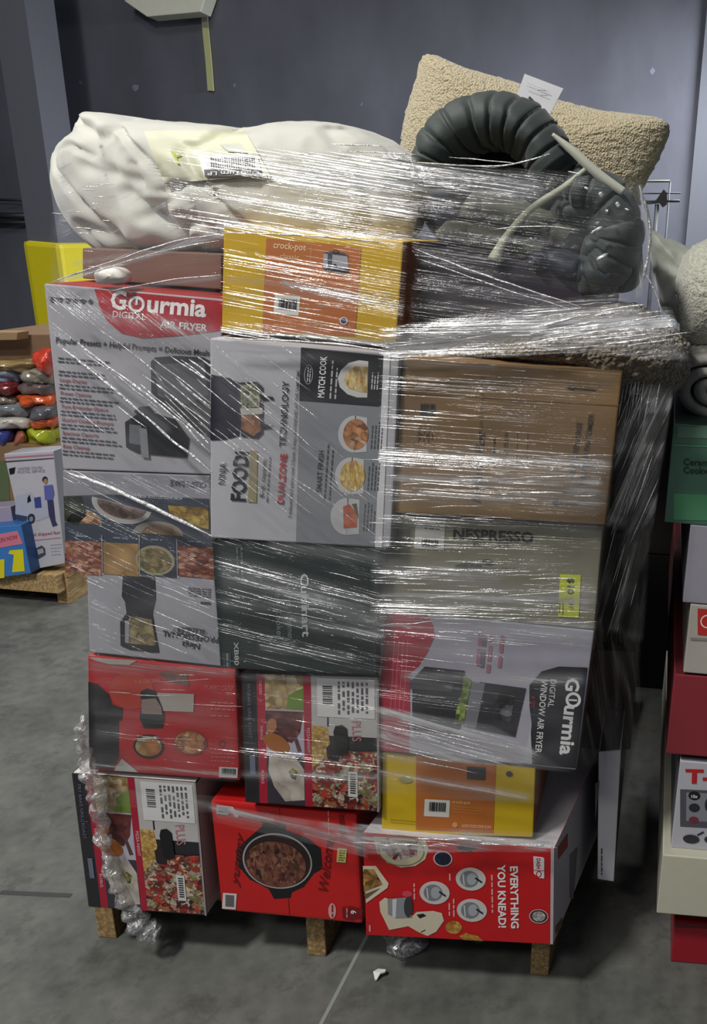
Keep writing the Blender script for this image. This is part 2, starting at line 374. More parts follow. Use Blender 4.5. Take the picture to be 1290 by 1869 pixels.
pulled = food('pulled beef', ['#4d2520', '#7c4134', '#94604c', '#2c1615', '#a8745a', '#5c2c26'], 150, stretch=(1, 1, 0.5))
rice = food('rice salad', ['#c8a868', '#d8c49c', '#b08c4c', '#e0d4b4', '#8a6c40'], 120)
berry = food('berries', ['#d9cfc8', '#e8e0d8', '#8c1c2c', '#e6ded8', '#3a1420'], 90)

# air fryer carton, upper left
b = Carton('air_fryer_carton', 'large light grey fryer box with a red band at the upper left of the load', 'box', [(80, 517), (408, 546), (386, 866), (115, 856)], 1.335, 0.42, '#a9a8af', '#b0302e', '#a83436')
f = b.F
f.poly([(172, 527), (407, 549), (402, 603), (330, 612), (262, 617), (222, 608), (195, 585), (182, 560)], M('#b02a34'), 1)
f.text('G', 200, 562, 34, WT, 5, 0.03, width=29); f.ring(249, 555, 15, 15, 5, WT, 3); f.line(250, 541, 249, 556, 4, WT, 4)
f.text('urmia', 266, 568, 32, WT, 5, 0.03, width=110)
f.text('DIGITAL', 204, 578, 12, WT, 5, 0.0, width=62); f.text('AIR FRYER', 292, 597, 13, WT, 5, 0.02, width=86)
for i in range(6): f.ell(95 + i * 14, 547 + i * 0.6, 4, 4, M('#4a4a50'), 2)
f.words(88, 541, 75, 1, 3, 2, M('#55555a'))
f.text('Popular Presets + Helpful Prompts = Delicious Meals', 101, 625, 11, K, 5, 0.015, width=282)
for k, t in enumerate(('', '', 'Large Display', 'Preset Options', 'Turn Reminder Option', 'Guided Cooking Prompts', 'Spacious Capacity', 'Easy Cleanup')):
    yy = 641 + k * 24.2; xx = 106 + k * 1.2
    if t: f.text(t, xx, yy + 6, 6.6, M('#8c2f38'), 5, 0.01)
    f.words(xx, yy + 10.5, 112, 2, 6.3, 2.5, M('#4e4d55'), 5, 2, k + 5)
f.poly([(275, 660), (282, 652), (320, 649), (372, 652), (386, 660), (385, 800), (330, 770), (288, 735), (276, 715)], M('#24252c', 0.25), 2)
f.poly([(283, 665), (372, 660), (380, 720), (340, 738), (288, 722)], M('#51535b', 0.2), 3)
f.poly([(228, 770), (240, 762), (262, 748), (320, 765), (345, 800), (340, 835), (250, 826), (230, 816)], M('#25262c', 0.3), 4)
f.poly([(236, 774), (258, 776), (256, 812), (236, 808)], M('#6b6e74'), 5); f.poly([(254, 780), (268, 782), (272, 836), (258, 834)], M('#85888d'), 6)
f.poly([(244, 750), (256, 742), (272, 741), (282, 752), (250, 756)], M('#2e3036'), 5)
b.done()

# two-basket air fryer carton, centre
b = Carton('two_basket_fryer_carton', 'white and grey two-basket fryer box turned on its side in the upper middle', 'box', [(383, 617), (728, 647), (712, 1000), (384, 981)], 1.30, 0.40, '#b4b4ba', '#a9a9ae', '#c9c9cd')
f = b.F
f.poly([(549, 633), (712, 647), (697, 996), (540, 988)], M('#84878d'), 1)
f.poly([(549, 634), (700, 649), (695, 742), (546, 731)], K, 2)
f.poly([(700, 646), (712, 647), (697, 999), (684, 998)], M('#d4d4d8'), 2)
f.text('MATCH COOK', 591, 726, 12, WT, -86, 0.02, 3, width=76)
f.words(601, 727, 72, 2, 9, 3, M('#b5b5b9'), -86, 3, 3)
f.ring(563, 683, 8, 18, 1.2, M('#a9a9ae'), 3, 3); f.words(560, 696, 26, 2, 4, 1.6, M('#d9d9dd'), -86, 4)
f.poly([(672, 659), (655, 657), (636, 662), (622, 675), (616, 690), (620, 706), (634, 719), (652, 725), (670, 725)], M('#c9c7c4'), 3)
f.poly([(671, 669), (648, 668), (634, 678), (628, 694), (636, 708), (654, 714), (669, 716)], fries, 4)
f.words(677, 710, 30, 3, 5, 2, M('#d0d0d4'), -86, 3)
for (cx, cy, fm) in ((648, 792, wings), (642, 868, fries), (634, 942, None)):
    f.ell(cx, cy, 31, 34, M('#bfbec0'), 2, 3, 90, 270 + 0); f.poly([(cx, cy - 34), (cx + 22, cy - 30), (cx + 21, cy + 32), (cx - 1, cy + 34)], M('#bfbec0'), 2)
    if fm: f.ell(cx + 1, cy, 23, 28, fm, 3)
    else: f.poly([(cx - 8, cy - 18), (cx + 4, cy - 22), (cx + 18, cy - 4), (cx + 17, cy + 20), (cx - 7, cy + 22)], food('salmon', ['#d0603c', '#c0502e', '#e08a60'], 60), 3); f.poly([(cx + 8, cy - 22), (cx + 16, cy - 24), (cx + 20, cy + 4)], M('#4a5a34'), 4)
    f.words(cx + 28, cy + 26, 52, 4, 6, 2, M('#4d4f55'), -86, 3, cx)
f.text('SMART FINISH', 586, 898, 10, M('#2c2d32'), -86, 0.01, 3, width=76)
f.words(591, 912, 110, 2, 9, 2.4, M('#3c3d42'), -86, 3, 8)
f.text('NINJA', 410, 885, 13, K, -85, 0.0, 3, width=40)
f.text('FOODi', 447, 916, 27, K, -86, 0.03, 3, width=92)
f.poly([(456, 822), (470, 823), (468, 917), (452, 916)], M('#9a8f68'), 2)
f.text('8-qt. capacity', 481, 908, 8, M('#3a3a40'), -86, 0.005, 3, width=72); f.words(486, 916, 84, 1, 5, 2, M('#5a5a60'), -86, 3)
f.text('DUALZONE', 517, 920, 12, M('#b3293a'), -86, 0.03, 3, width=92)
f.text('TECHNOLOGY', 521, 815, 12, K, -87, 0.015, 3, width=120)
f.text('2 independent baskets cook 2 foods, 2 ways, and FINISHES AT THE SAME TIME.', 531, 945, 6.2, M('#33343a'), -86.5, 0.004, 3, width=272)
f.poly([(385, 683), (420, 690), (436, 698), (440, 760), (436, 795), (410, 802), (384, 803)], M('#262532', 0.25), 2)
f.poly([(432, 698), (470, 696), (480, 706), (480, 790), (470, 800), (440, 796)], M('#33303c', 0.3), 3)
f.poly([(438, 702), (468, 700), (474, 712), (474, 742), (440, 745)], food('sprouts', ['#bfc48c', '#3a4228', '#cdd0a8', '#20261c'], 190), 4)
f.poly([(440, 756), (472, 754), (476, 785), (462, 796), (440, 782)], food('chicken', ['#a86e48', '#c4906a', '#8a5434'], 70), 4)
f.poly([(438, 745), (479, 744), (479, 755), (440, 757)], M('#c8c4bc'), 5)
f.poly([(480, 721), (498, 724), (500, 729), (480, 731)], K, 3); f.poly([(480, 773), (498, 776), (500, 781), (480, 783)], K, 3)
b.done()

# slow cooker cartons
def slow_cooker(q, Y, label, top):
    b = Carton('slow_cooker_carton', label, 'box', q, Y, 0.26, '#cba520' if top else '#d4b41c', '#8f5434', '#c9a422', group='yellow and orange slow cooker boxes')
    f = b.F; OR = M('#bd6f30' if not top else '#b86c34')
    if top:
        f.poly([(486, 434), (659, 451), (648, 613), (478, 607)], OR, 1)
        f.text('crock-pot', 498, 452, 13, M('#e6c9a0'), 5, 0.012, width=60); f.text('classic', 510, 471, 10, M('#e0b98c'), 5, 0.01, width=36)
        f.words(508, 479, 34, 2, 5, 1.6, M('#d09a68')); f.line(568, 450, 566, 490, 1, M('#d8a878'), 2)
        f.poly([(590, 462), (634, 467), (636, 491), (590, 488)], M('#a9a9b2', 0.25), 3); f.poly([(598, 463), (606, 464), (605, 489), (598, 489)], M('#4b4b58'), 4)
        f.poly([(588, 487), (638, 491), (634, 499), (592, 493)], M('#2a2630'), 4); f.poly([(588, 461), (600, 458), (628, 461), (637, 467)], M('#4b4448'), 4)
        f.ring(613, 459, 6, 4, 1.5, K, 4); f.ell(611, 484, 3, 3, K, 5)
        g2 = b.sticker('barcode_label', 502, 536, 46, 36, M('#d8d8d2'), 5, 2, 'white barcode sticker'); g2.barcode(504, 538, 42, 30, 5, 4, base=False)
        f.ell(627, 585, 6, 6, M('#3c4a78'), 3); f.ring(627, 585, 7, 7, 1.5, WT, 4); f.words(555, 584, 62, 2, 6, 2.5, M('#dba87c')); f.words(500, 591, 40, 1, 5, 2, M('#dba87c'))
    else:
        f.poly([(759, 1380), (905, 1394), (900, 1520), (759, 1514)], OR, 1)
        f.poly([(852, 1398), (886, 1400), (886, 1424), (852, 1422)], M('#3a3438'), 3)
        g2 = b.sticker('barcode_label', 775, 1458, 46, 31, M('#dcdcd6'), 3, 2, 'white barcode sticker'); g2.barcode(779, 1458, 38, 27, 3, 4, base=False)
        f.text('crock-pot', 825, 1465, 5.5, M('#e8c89c'), 4, 0.01, width=33); f.words(826, 1470, 55, 3, 5, 1.5, M('#cf8a50')); f.text('GOOD FOOD DONE SLOW', 842, 1509, 5.5, M('#f0d4b0'), 3, 0.01, width=54)
        f.ell(830, 1505, 5, 5, M('#dba46c'), 3); f.ell(929, 1412, 6, 5, M('#4b4f58'), 3); f.ell(740, 1423, 13, 6, M('#a39a50'), 2)
        f.words(712, 1494, 50, 2, 5, 1.5, M('#b89a20'))
    b.done()
slow_cooker([(408, 413), (736, 440), (722, 627), (404, 604)], 1.325, 'yellow and orange slow cooker box on top of the stack under the white comforter', True)
slow_cooker([(697, 1373), (977, 1401), (972, 1528), (696, 1519)], 1.335, 'yellow and orange slow cooker box low in the stack above the red mixer box', False)

# grill oven carton, left, upside down
b = Carton('oven_carton', 'silver and navy oven box standing upside down below the light grey fryer box', 'box', [(114, 858), (383, 868), (391, 1051), (120, 1040)], 1.335, 0.40, '#8f8f98', '#4a4c58', '#8d8d94')
f = b.F
f.poly([(116, 905), (200, 902), (381, 910), (390, 1050), (121, 1038)], M('#39404f'), 1)
f.text('CRISP / BAKE', 376, 879, 11, M('#4c4c5c'), 183, 0.01, 2, width=66)
f.text('MORE WAYS TO COOK MORE FOOD', 333, 907, 5, M('#d0d0d4'), 183, 0.0, 3, width=100)
f.ell(152, 955, 34, 26, M('#8c8880'), 2, 5, 180, 360); f.ell(152, 954, 30, 22, wings, 3, 5, 180, 360); f.poly([(116, 906), (148, 905), (158, 940), (140, 958), (118, 950)], food('dark greens', ['#2c3228', '#46503a', '#1e201e'], 80), 3)
f.ell(222, 920, 56, 34, M('#b7b5b4'), 2, 15, 0, 180); f.ell(222, 921, 46, 24, food('stew', ['#6c5648', '#8a6a58', '#a08478', '#5a4438'], 90), 3, 15, 0, 180)
f.ell(288, 975, 46, 24, M('#8f8a82'), 2, 4, 180, 360); f.ell(294, 975, 36, 18, food('bread', ['#a08468', '#8f7458', '#b09878'], 30), 3, 4, 180, 360)
f.poly([(306, 922), (380, 926), (381, 966), (340, 955), (310, 935)], food('corn', ['#b99a3c', '#6a5430', '#c9ac50', '#8a6c2c', '#3a3228'], 85), 3)
for i, fm in enumerate((meat, food('casserole', ['#b08c58', '#c09c68', '#a07c48'], 30), food('noodles', ['#8a8058', '#a39468', '#6c6840', '#9c7c58'], 110), meat)):
    x = 118 + i * 68.5; y = 986 + i * 3.2
    f.poly([(x, y), (x + 66, y + 3), (x + 67, y + 64 - i), (x + 1, y + 58 - i)][:4], fm if i != 2 else M('#3a3f4c'), 2)
    if i == 2: f.ell(x + 28, y + 30, 36, 27, M('#98957c'), 3, 10); f.ell(x + 27, y + 30, 31, 22, fm, 4, 10)
    f.line(x + 67.5, y - 10, x + 68.5, y + 62, 1.2, M('#a9abb4'), 5); f.words(x + 20, y - 10, 26, 1, 4, 3, M('#7c8496'), 4, 3, i)
b.done()

# blender carton, upside down
b = Carton('blender_carton', 'light grey blender box standing upside down on the left above the red fryer box', 'box', [(158, 1044), (391, 1054), (404, 1216), (163, 1190)], 1.335, 0.40, '#a2a2aa', '#8c8c94', '#98989e')
f = b.F
f.poly([(224, 1051), (282, 1052), (284, 1092), (279, 1112), (278, 1124), (231, 1120), (228, 1098), (222, 1088)], M('#2f2f38'), 2)
f.poly([(231, 1118), (278, 1122), (290, 1190), (276, 1190), (236, 1185), (220, 1178), (219, 1135)], M('#2c2c34'), 3)
f.poly([(238, 1124), (276, 1130), (285, 1178), (234, 1174), (230, 1140)], food('oats', ['#8f8458', '#a89a70', '#6c6448', '#b8ac88'], 70), 4); f.poly([(228, 1132), (236, 1132), (235, 1174), (228, 1172)], M('#9a9aa0', 0.3), 5)
f.text('Ninja', 366, 1174, 12, K, 186, 0.01, 2, width=34); f.text('PROFESSIONAL', 400, 1163, 11, M('#2c2c34'), 187, 0.01, 2, width=104); f.text('BLENDER', 374, 1149, 9, M('#303038'), 186, 0.01, 2, width=52)
f.ring(347, 1152, 31, 7, 1, M('#4c4c54'), 2, 6); f.words(384, 1103, 20, 1, 4, 4, M('#33333a'), 184, 2, 2); f.words(384, 1090, 50, 4, 4.5, 2, M('#55555c'), 184, 2, 2)
b.done()

# dark green cooker carton
b = Carton('multicooker_carton', 'dark green kitchen appliance box lying on its side in the middle of the load', 'box', [(386, 984), (691, 1002), (686, 1233), (402, 1219)], 1.305, 0.40, '#252f2f', '#30383a', '#394142')
f = b.F
f.text('Cuisinart', 548, 1046, 15, M('#c9cccf'), 88, 0.02, 2, width=116)
f.text('Air Fryer + Steamer', 522, 1062, 11, M('#7d878a'), 88, 0.004, 2, width=104); f.text('Slow Cooker', 502, 1070, 11, M('#7d878a'), 88, 0.004, 2, width=96)
f.words(442, 998, 62, 2, 8, 3, M('#5c686a'), 88, 2, 4)
f.text('XB80', 427, 1172, 8, M('#a9aeb0'), 88, 0.02, 2, width=42); f.poly([(405, 1190), (421, 1191), (422, 1217), (407, 1216)], M('#39494a'), 2); f.words(416, 1192, 22, 1, 4, 3, M('#7d878a'), 88, 3)
b.done()

# large brown carton
b = Carton('brown_carton', 'large brown corrugated carton with black arrows at the upper right of the load', 'box', [(735, 653), (1135, 681), (1104, 958), (716, 934)], 1.31, 0.44, food('kraft board', ['#8a6d44', '#8f724a', '#85683f'], 6, 0.75, 2.0), '#5c4630', '#8d6f4b')
f = b.F; BK = M('#33281e')
f.line(735, 716, 1130, 740, 1.5, M('#6e5438'), 1)
f.poly([(1034, 708), (1048, 701), (1047, 714)], BK); f.line(1046, 708, 1087, 712, 2.5, BK)
f.poly([(1004, 917), (1018, 910), (1017, 924)], BK); f.line(1016, 918, 1062, 920, 2.5, BK)
f.text('NE PAS RENVERSE', 1048, 872, 10, BK, -82, 0.01, 2, width=102); f.text('NE LAISSER PAS TOMBER', 1066, 884, 10, BK, -82, 0.01, 2, width=130)
f.text('Instant Pot', 876, 920, 17, BK, -86, 0.008, 2, shear=0.3, width=134)
f.text('PRODUCT NAME: 6 QT COOKER', 880, 784, 6, M('#5c4630'), -88, 0.0, 2, width=100)
f.words(899, 826, 26, 1, 5, 3, BK, -86, 2); f.words(918, 826, 40, 1, 5, 3, M('#5c4630'), -86, 2, 4)
for x in (926, 944, 963): f.line(x, 786, x - 2, 850, 1.2, M('#5c4630'))
f.barcode(764, 729, 34, 36, 3, 1, 5, False); f.text('4/', 770, 802, 12, BK, -80, 0.0, 2); f.text('Z', 788, 802, 12, BK, -80, 0.0, 2); f.words(762, 805, 40, 3, 9, 2, M('#6e5438'), -86, 2)
b.done()

# coffee machine carton
b = Carton('coffee_machine_carton', 'olive grey coffee machine box with black capital letters below the brown carton', 'box', [(703, 936), (1100, 961), (1084, 1149), (692, 1111)], 1.33, 0.42, '#84816f', '#5f5a4e', '#8b8878')
f = b.F
f.text('NESPRESSO', 825, 982, 19, K, 3, 0.03, 2, width=148); f.text('VERTUO NEXT', 862, 995, 8, M('#3c3b35'), 3, 0.008, 2, width=66)
g2 = b.sticker('shipping_label', 759, 943, 54, 58, M('#b9b9b4'), 3, 2, 'white barcode label'); g2.barcode(765, 980, 38, 20, 3, 4, base=False); g2.words(776, 950, 30, 3, 6, 2.4, M('#4c4c50'))
f.poly([(828, 1032), (850, 1026), (880, 1030), (878, 1034), (850, 1034)], M('#3a3832'), 2); f.ell(890, 1026, 12, 5, M('#33312c'), 2); f.line(830, 1035, 945, 1037, 1.5, M('#4c4a42'), 2)
s = b.sticker('yellow_ticket', 1022, 1047, 38, 78, M('#c3cc22', 0.5), 3, 3, 'yellow discount sticker'); s.text('$10', 1036, 1054, 12, M('#2c3018'), 92, 0.02, 5, width=30); s.text('OFF', 1038, 1090, 9, M('#2c3018'), 92, 0.0, 5); s.words(1028, 1100, 20, 2, 6, 1.6, M('#2c3018'), 92, 5)
b.done()

# window air fryer carton
b = Carton('window_fryer_carton', 'white box with a crimson end and a pictured black air fryer, turned on its side', 'box', [(692, 1113), (1084, 1151), (1051, 1405), (687, 1369)], 1.33, 0.42, '#b5b2c0', '#5a3a30', '#b5b2c0')
f = b.F
f.poly([(702, 1116), (780, 1122), (790, 1140), (793, 1160), (780, 1190), (764, 1215), (748, 1228), (748, 1310), (746, 1374), (688, 1368)], M('#b01f38'), 1)
f.poly([(752, 1240), (775, 1216), (848, 1224), (842, 1320), (835, 1345), (752, 1330)], M('#2a2b31', 0.3), 2); f.poly([(748, 1240), (828, 1248), (824, 1262), (746, 1256)], M('#50525a'), 3)
f.poly([(846, 1232), (860, 1240), (846, 1320), (828, 1322), (834, 1290), (842, 1270)], food('lettuce', ['#6c8c2c', '#9ab84c', '#3c5420', '#b8cc70'], 90), 4)
f.poly([(862, 1244), (885, 1247), (868, 1330), (846, 1324)], M('#7d7f86'), 3); f.poly([(875, 1244), (960, 1256), (940, 1345), (866, 1330)], M('#2b2b32'), 2); f.poly([(900, 1262), (938, 1270), (932, 1320), (896, 1305)], food('fryer window', ['#26262c', '#56483c', '#8c8c92', '#1c1c20', '#3c3c44'], 60, 0.2), 4)
f.poly([(988, 1225), (1020, 1216), (1072, 1218), (1051, 1402), (966, 1394), (970, 1320), (966, 1290), (966, 1250)], M('#1e1f28'), 2)
f.poly([(968, 1326), (971, 1394), (950, 1391), (958, 1375)], M('#c4c2ca'), 3)
f.text('G', 1034, 1236, 25, WT, 96, 0.03, 3, width=24); f.ring(1046, 1277, 14, 14, 5, WT, 4); f.line(1038, 1277, 1053, 1278, 3, WT, 5); f.text('urmia', 1031, 1285, 26, WT, 96, 0.03, 3, width=92)
f.text('DIGITAL', 1005, 1238, 11, WT, 96, 0.0, 3, width=52); f.text('WINDOW AIR FRYER', 988, 1240, 12, WT, 95, 0.01, 3, width=134)
f.text('6 QT', 970, 1270, 7, M('#a82838'), 95, 0.02, 4); f.words(920, 1160, 68, 3, 20, 7, M('#b07888'), 95, 2, 6); f.words(888, 1160, 60, 1, 20, 8, M('#7c7480'), 95, 2, 7)
for k in range(4): f.line(720 + k * 8, 1168, 712 + k * 8, 1300, 1, M('#cf7c88'), 2)
b.done()

# red fryer carton left
b = Carton('red_fryer_carton', 'red air fryer box with a black fryer pictured at its left edge', 'box', [(160, 1196), (429, 1224), (437, 1424), (163, 1404)], 1.335, 0.40, '#b02026', '#8c1c20', '#a82026')
f = b.F
f.poly([(160, 1199), (250, 1205), (235, 1213), (200, 1212), (176, 1206)], M('#a8a498'), 2)
f.poly([(161, 1244), (178, 1248), (198, 1266), (204, 1285), (224, 1292), (222, 1314), (216, 1315), (216, 1380), (206, 1403), (163, 1400)], M('#1c1c22', 0.25), 2)
f.poly([(222, 1384), (208, 1406), (252, 1409)], M('#bdbab4'), 3)
f.poly([(256, 1262), (268, 1256), (284, 1260), (296, 1290), (300, 1306), (296, 1328), (262, 1328), (254, 1310), (258, 1290)], M('#222228', 0.3), 3)
f.poly([(258, 1276), (284, 1274), (294, 1290), (296, 1304), (258, 1302)], M('#8c7c78'), 4)
s = b.sticker('blank_label', 262, 1263, 92, 33, M('#b0a8a0'), 2, 2, 'blank pale sticker')
f.ell(271, 1362, 28, 22, M('#2c2024'), 2); f.ell(271, 1362, 24, 18, food('fish dish', ['#8c9450', '#c86c40', '#b8b48c', '#d08048', '#5c6838'], 50), 3)
f.ell(347, 1355, 31, 23, M('#8c3c30'), 2); f.ell(347, 1355, 28, 20, wings, 3)
f.text('THE ORIGINAL', 246, 1249, 8, M('#c87868'), -6, 0.0, 2, width=48); f.text('TURBO CRISP', 372, 1258, 9, M('#c86c68'), 3, 0.0, 2, width=54); f.words(385, 1280, 42, 3, 12, 2.5, M('#c86c68'), 3, 2, 3)
f.ring(405, 1357, 6, 6, 1.4, M('#5c1014'), 2); f.words(385, 1373, 46, 3, 7, 1.8, M('#c86c68'), 3, 2, 9)
f.poly([(290, 1226), (340, 1228), (345, 1252), (300, 1240)], food('blurred fruit', ['#7c5a3c', '#a06844', '#5a3c50'], 30), 2); f.ell(240, 1260, 40, 34, M('#b03c2c'), 1)
k2 = b.sticker('barcode_label', 400, 1399, 34, 19, M('#c8c4c4'), 3, 3); k2.barcode(401, 1398, 32, 18, 3, 5, base=False)
b.done()

# frying-set cartons with pizza photos
def photo_carton(q, Y, label, dx, dy, kx, low):
    b = Carton('cookware_carton', label, 'box', q, Y, 0.40, '#26262c', '#b3afae', '#d8d4d0', group='black boxes covered in food photographs')
    f = b.F; TL, TR, BR, BL = q
    def L(u, v):   # position on this box, u across, v down
        return (TL[0] + (TR[0] - TL[0]) * u + (BL[0] - TL[0]) * v + (TL[0] - TR[0] + BR[0] - BL[0]) * u * v, TL[1] + (TR[1] - TL[1]) * u + (BL[1] - TL[1]) * v + (TL[1] - TR[1] + BR[1] - BL[1]) * u * v)
    def R(u0, v0, u1, v1, m, lv=1): f.poly([L(u0, v0), L(u1, v0), L(u1, v1), L(u0, v1)], m, lv)
    def PG(pts, m, lv): f.poly([L(*p) for p in pts], m, lv)
    A = 88 if not low else 84
    R(0.11, 0, 0.17, 0.995, M('#a81c36')); R(0.45, 0, 0.505, 0.995, M('#a81c36'), 2)
    R(0.17, 0, 0.45, 0.27, food('chicken salad', ['#c2a062', '#d6bd8c', '#a8824c', '#e0cfa6', '#96783c'], 70), 1); PG([(0.34, 0.16), (0.40, 0.12), (0.45, 0.10), (0.45, 0.265), (0.32, 0.262)], M('#6f8c34'), 2)
    R(0.17, 0.27, 0.45, 0.62, M('#b9b4c2'), 1); PG([(0.17, 0.28), (0.45, 0.28), (0.42, 0.44), (0.36, 0.52), (0.24, 0.50), (0.17, 0.44)], food('wings grilled', ['#5c2c30', '#7c3c3a', '#3c1c20', '#96544a'], 60), 2)
    x, y = L(0.245, 0.53); f.ell(x, y, 26, 15, M('#a5642c'), 3, 30); PG([(0.36, 0.44), (0.38, 0.43), (0.43, 0.58), (0.40, 0.585)], M('#5a3c3a'), 3)
    x, y = L(0.18, 0.40); f.ell(x + 8, y, 9, 14, M('#b0704c'), 3, 10)
    R(0.17, 0.62, 0.45, 0.99, M('#3a3640'), 1); PG([(0.19, 0.62), (0.38, 0.62), (0.445, 0.72), (0.445, 0.95), (0.30, 0.97), (0.22, 0.86), (0.18, 0.74)], dough, 2); PG([(0.33, 0.74), (0.36, 0.71), (0.40, 0.74), (0.38, 0.80), (0.35, 0.79)], herbs, 3)
    R(0.505, 0, 0.985, 0.45, M('#bfbcba'), 1)
    R(0.55, 0.02, 0.97, 0.31, W_, 3)
    x, y = L(0.58, 0.07)
    f.barcode(x + 2, y + 2, 30, 32, A, 4, 5, False) if False else None
    for i in range(9):
        u = 0.075 + i * 0.016; R(0.59, u, 0.66, u + (0.007 if i % 3 else 0.011), M('#3a3a44'), 4)
    rr = random.Random(4)
    for c in range(7):
        v = 0.04
        while v < 0.26:
            d = rr.uniform(0.01, 0.05); R(0.70 + c * 0.034, v, 0.717 + c * 0.034, v + d, M('#5c5c64'), 4); v += d + rr.uniform(0.006, 0.03)
    x, y = L(0.80, 0.33); f.text('PLUS', x, y, 17, M('#c08088'), A, 0.005, 3, width=38)
    R(0.62, 0.31, 0.63, 0.38, K, 3)
    PG([(0.505, 0.38), (0.62, 0.385), (0.64, 0.50), (0.60, 0.66), (0.56, 0.72), (0.505, 0.72)], pasta, 2)
    PG([(0.505, 0.70), (0.6, 0.62), (0.70, 0.55), (0.85, 0.56), (0.985, 0.55), (0.985, 0.99), (0.505, 0.99)], pizza, 3)
    PG([(0.665, 0.42), (0.68, 0.375), (0.73, 0.365), (0.765, 0.39), (0.775, 0.58), (0.72, 0.60), (0.68, 0.58)], M('#101014', 0.3), 5) # grip hole
    PG([(0.61, 0.54), (0.66, 0.50), (0.72, 0.56), (0.70, 0.64), (0.62, 0.63)], M('#2a1c24'), 4)
    x, y = L(0.765, 0.70); w_ = 18
    R(0.77, 0.71, 0.84, 0.90, M('#d6d4d0'), 6)
    for i in range(9): u = 0.73 + i * 0.017; R(0.785, u, 0.825, u + 0.009, K, 7)
    x, y = L(0.04, 0.08); f.text('FRY BAKE GRILL ROAST', x, y, 6, M('#6c7080'), A, 0.0, 3, width=100)
    R(0.045, 0.63, 0.085, 0.78, M('#6a7286'), 2); R(0.02, 0.35, 0.09, 0.36, M('#4c4c54'), 2)
    for v in (0.05, 0.4, 0.74):
        x, y = L(0.128, v); f.text(('CHICKEN', 'WINGS', 'RIBS')[int(v * 3)], x, y, 5, M('#e0a8b0'), A, 0.01, 3, width=26)
    x, y = L(0.47, 0.40); f.text('PIZZA NIGHT', x, y, 5.5, M('#e0b8bc'), A, 0.01, 3, width=46)
    R(0.985, 0, 1.0, 1.0, M('#9b9897'), 4)
    b.done()
photo_carton([(440, 1228), (691, 1236), (692, 1482), (447, 1464)], 1.325, 'black food-photo box in the middle, standing on the red pressure cooker box', 0, 0, 1, False)
photo_carton([(130, 1411), (357, 1428), (377, 1671), (161, 1655)], 1.335, 'black food-photo box with a grip hole at the bottom left corner of the load', 0, 0, 1, True)

# red pressure cooker carton
b = Carton('pressure_cooker_carton', 'bright red pressure cooker box picturing pulled beef, on the pallet in the middle', 'box', [(383, 1461), (650, 1487), (661, 1686), (404, 1661)], 1.345, 0.38, '#c81c1c', '#a01418', '#b81a1c', bev=0.006)
f = b.F; DR = M('#6a1014')
f.poly([(452, 1530), (478, 1508), (478, 1498), (522, 1504), (520, 1514), (560, 1528), (585, 1548), (588, 1585), (572, 1594), (554, 1618), (532, 1628), (530, 1638), (500, 1640), (490, 1622), (455, 1604), (435, 1580), (430, 1552)], M('#17171c', 0.3), 1)
f.ell(506, 1571, 64, 50, M('#aaa6a8', 0.3), 2, 12); f.ell(506, 1571, 61, 47, M('#2a1c1c'), 3, 12); f.ell(503, 1577, 56, 41, pulled, 4, 12)
f.text('yummy', 434, 1617, 14, DR, -84, 0.014, 2, shear=0.45, width=98)
f.text('Welcome', 598, 1633, 19, DR, -84, 0.012, 2, shear=0.45, width=104)
f.text('instant', 618, 1486, 14, DR, 85, 0.01, 2, width=42); f.words(600, 1480, 44, 1, 5, 2, M('#e89890'), 88, 2)
g2 = b.sticker('barcode_label', 407, 1629, 25, 29, M('#dcd8d6'), 4, 2, 'white barcode sticker')
for i in range(9): g2.rect(411, 1633 + i * 2.4, 16, 1.3, K, 4, 4)
g2 = b.sticker('price_sticker', 616, 1547, 17, 26, M('#cdc67c'), 5, 3, 'pale yellow sticker'); g2.words(619, 1551, 10, 5, 4.3, 1.5, M('#5c5424'), 5, 5)
f.poly([(395, 1468), (425, 1472), (436, 1490), (430, 1492), (420, 1478), (396, 1476)], M('#d8c8c8'), 2); g3 = b.sticker('small_label', 396, 1470, 22, 15, M('#c8c0c0'), 5, 3); g3.barcode(396, 1470, 22, 14, 5, 5, base=False)
f.ell(606, 1662, 7, 14, M('#d8a8a8'), 2, 0); f.words(608, 1651, 20, 1, 4, 3, M('#a02028'), 90, 3)
f.poly([(624, 1656), (642, 1654), (662, 1660), (660, 1674), (642, 1680), (626, 1676)], M('#7a0e18'), 2); f.text('6', 640, 1661, 10, WT, 88, 0.02, 4); f.words(634, 1657, 16, 1, 4, 2, M('#e0a0a0'), 90, 4)
f.line(508, 1470, 512, 1500, 0.8, M('#8c1418'), 1); f.line(526, 1640, 528, 1672, 1, M('#7c1014'), 1)
b.done()

# red mixer carton
b = Carton('mixer_carton', 'wide red stand mixer box with white lettering at the bottom right corner of the load', 'box', [(662, 1519), (1011, 1549), (1009, 1723), (668, 1706)], 1.32, 0.46, '#c8161c', '#aeacb2', '#c8c4c8', skew=(0.085, 0, 0), bev=0.0008)
f = b.F
f.text('EVERYTHING', 931, 1580, 14, WT, 89, 0.03, 2, width=114); f.text('YOU KNEAD!', 908, 1579, 14, WT, 89, 0.03, 2, width=114)
f.words(899, 1596, 76, 1, 5, 3, M('#e8a0a0'), 89, 2, 3)
f.poly([(973, 1562), (990, 1564), (993, 1566), (993, 1603), (984, 1602), (974, 1594)], M('#e6e0e0'), 2); f.text('DASH', 979, 1566, 7, M('#a01820'), 90, 0.02, 3, width=19); f.ring(983, 1595, 5, 6, 1.5, M('#b01820'), 3); f.line(974, 1588, 993, 1589, 1, M('#b01820'), 3)
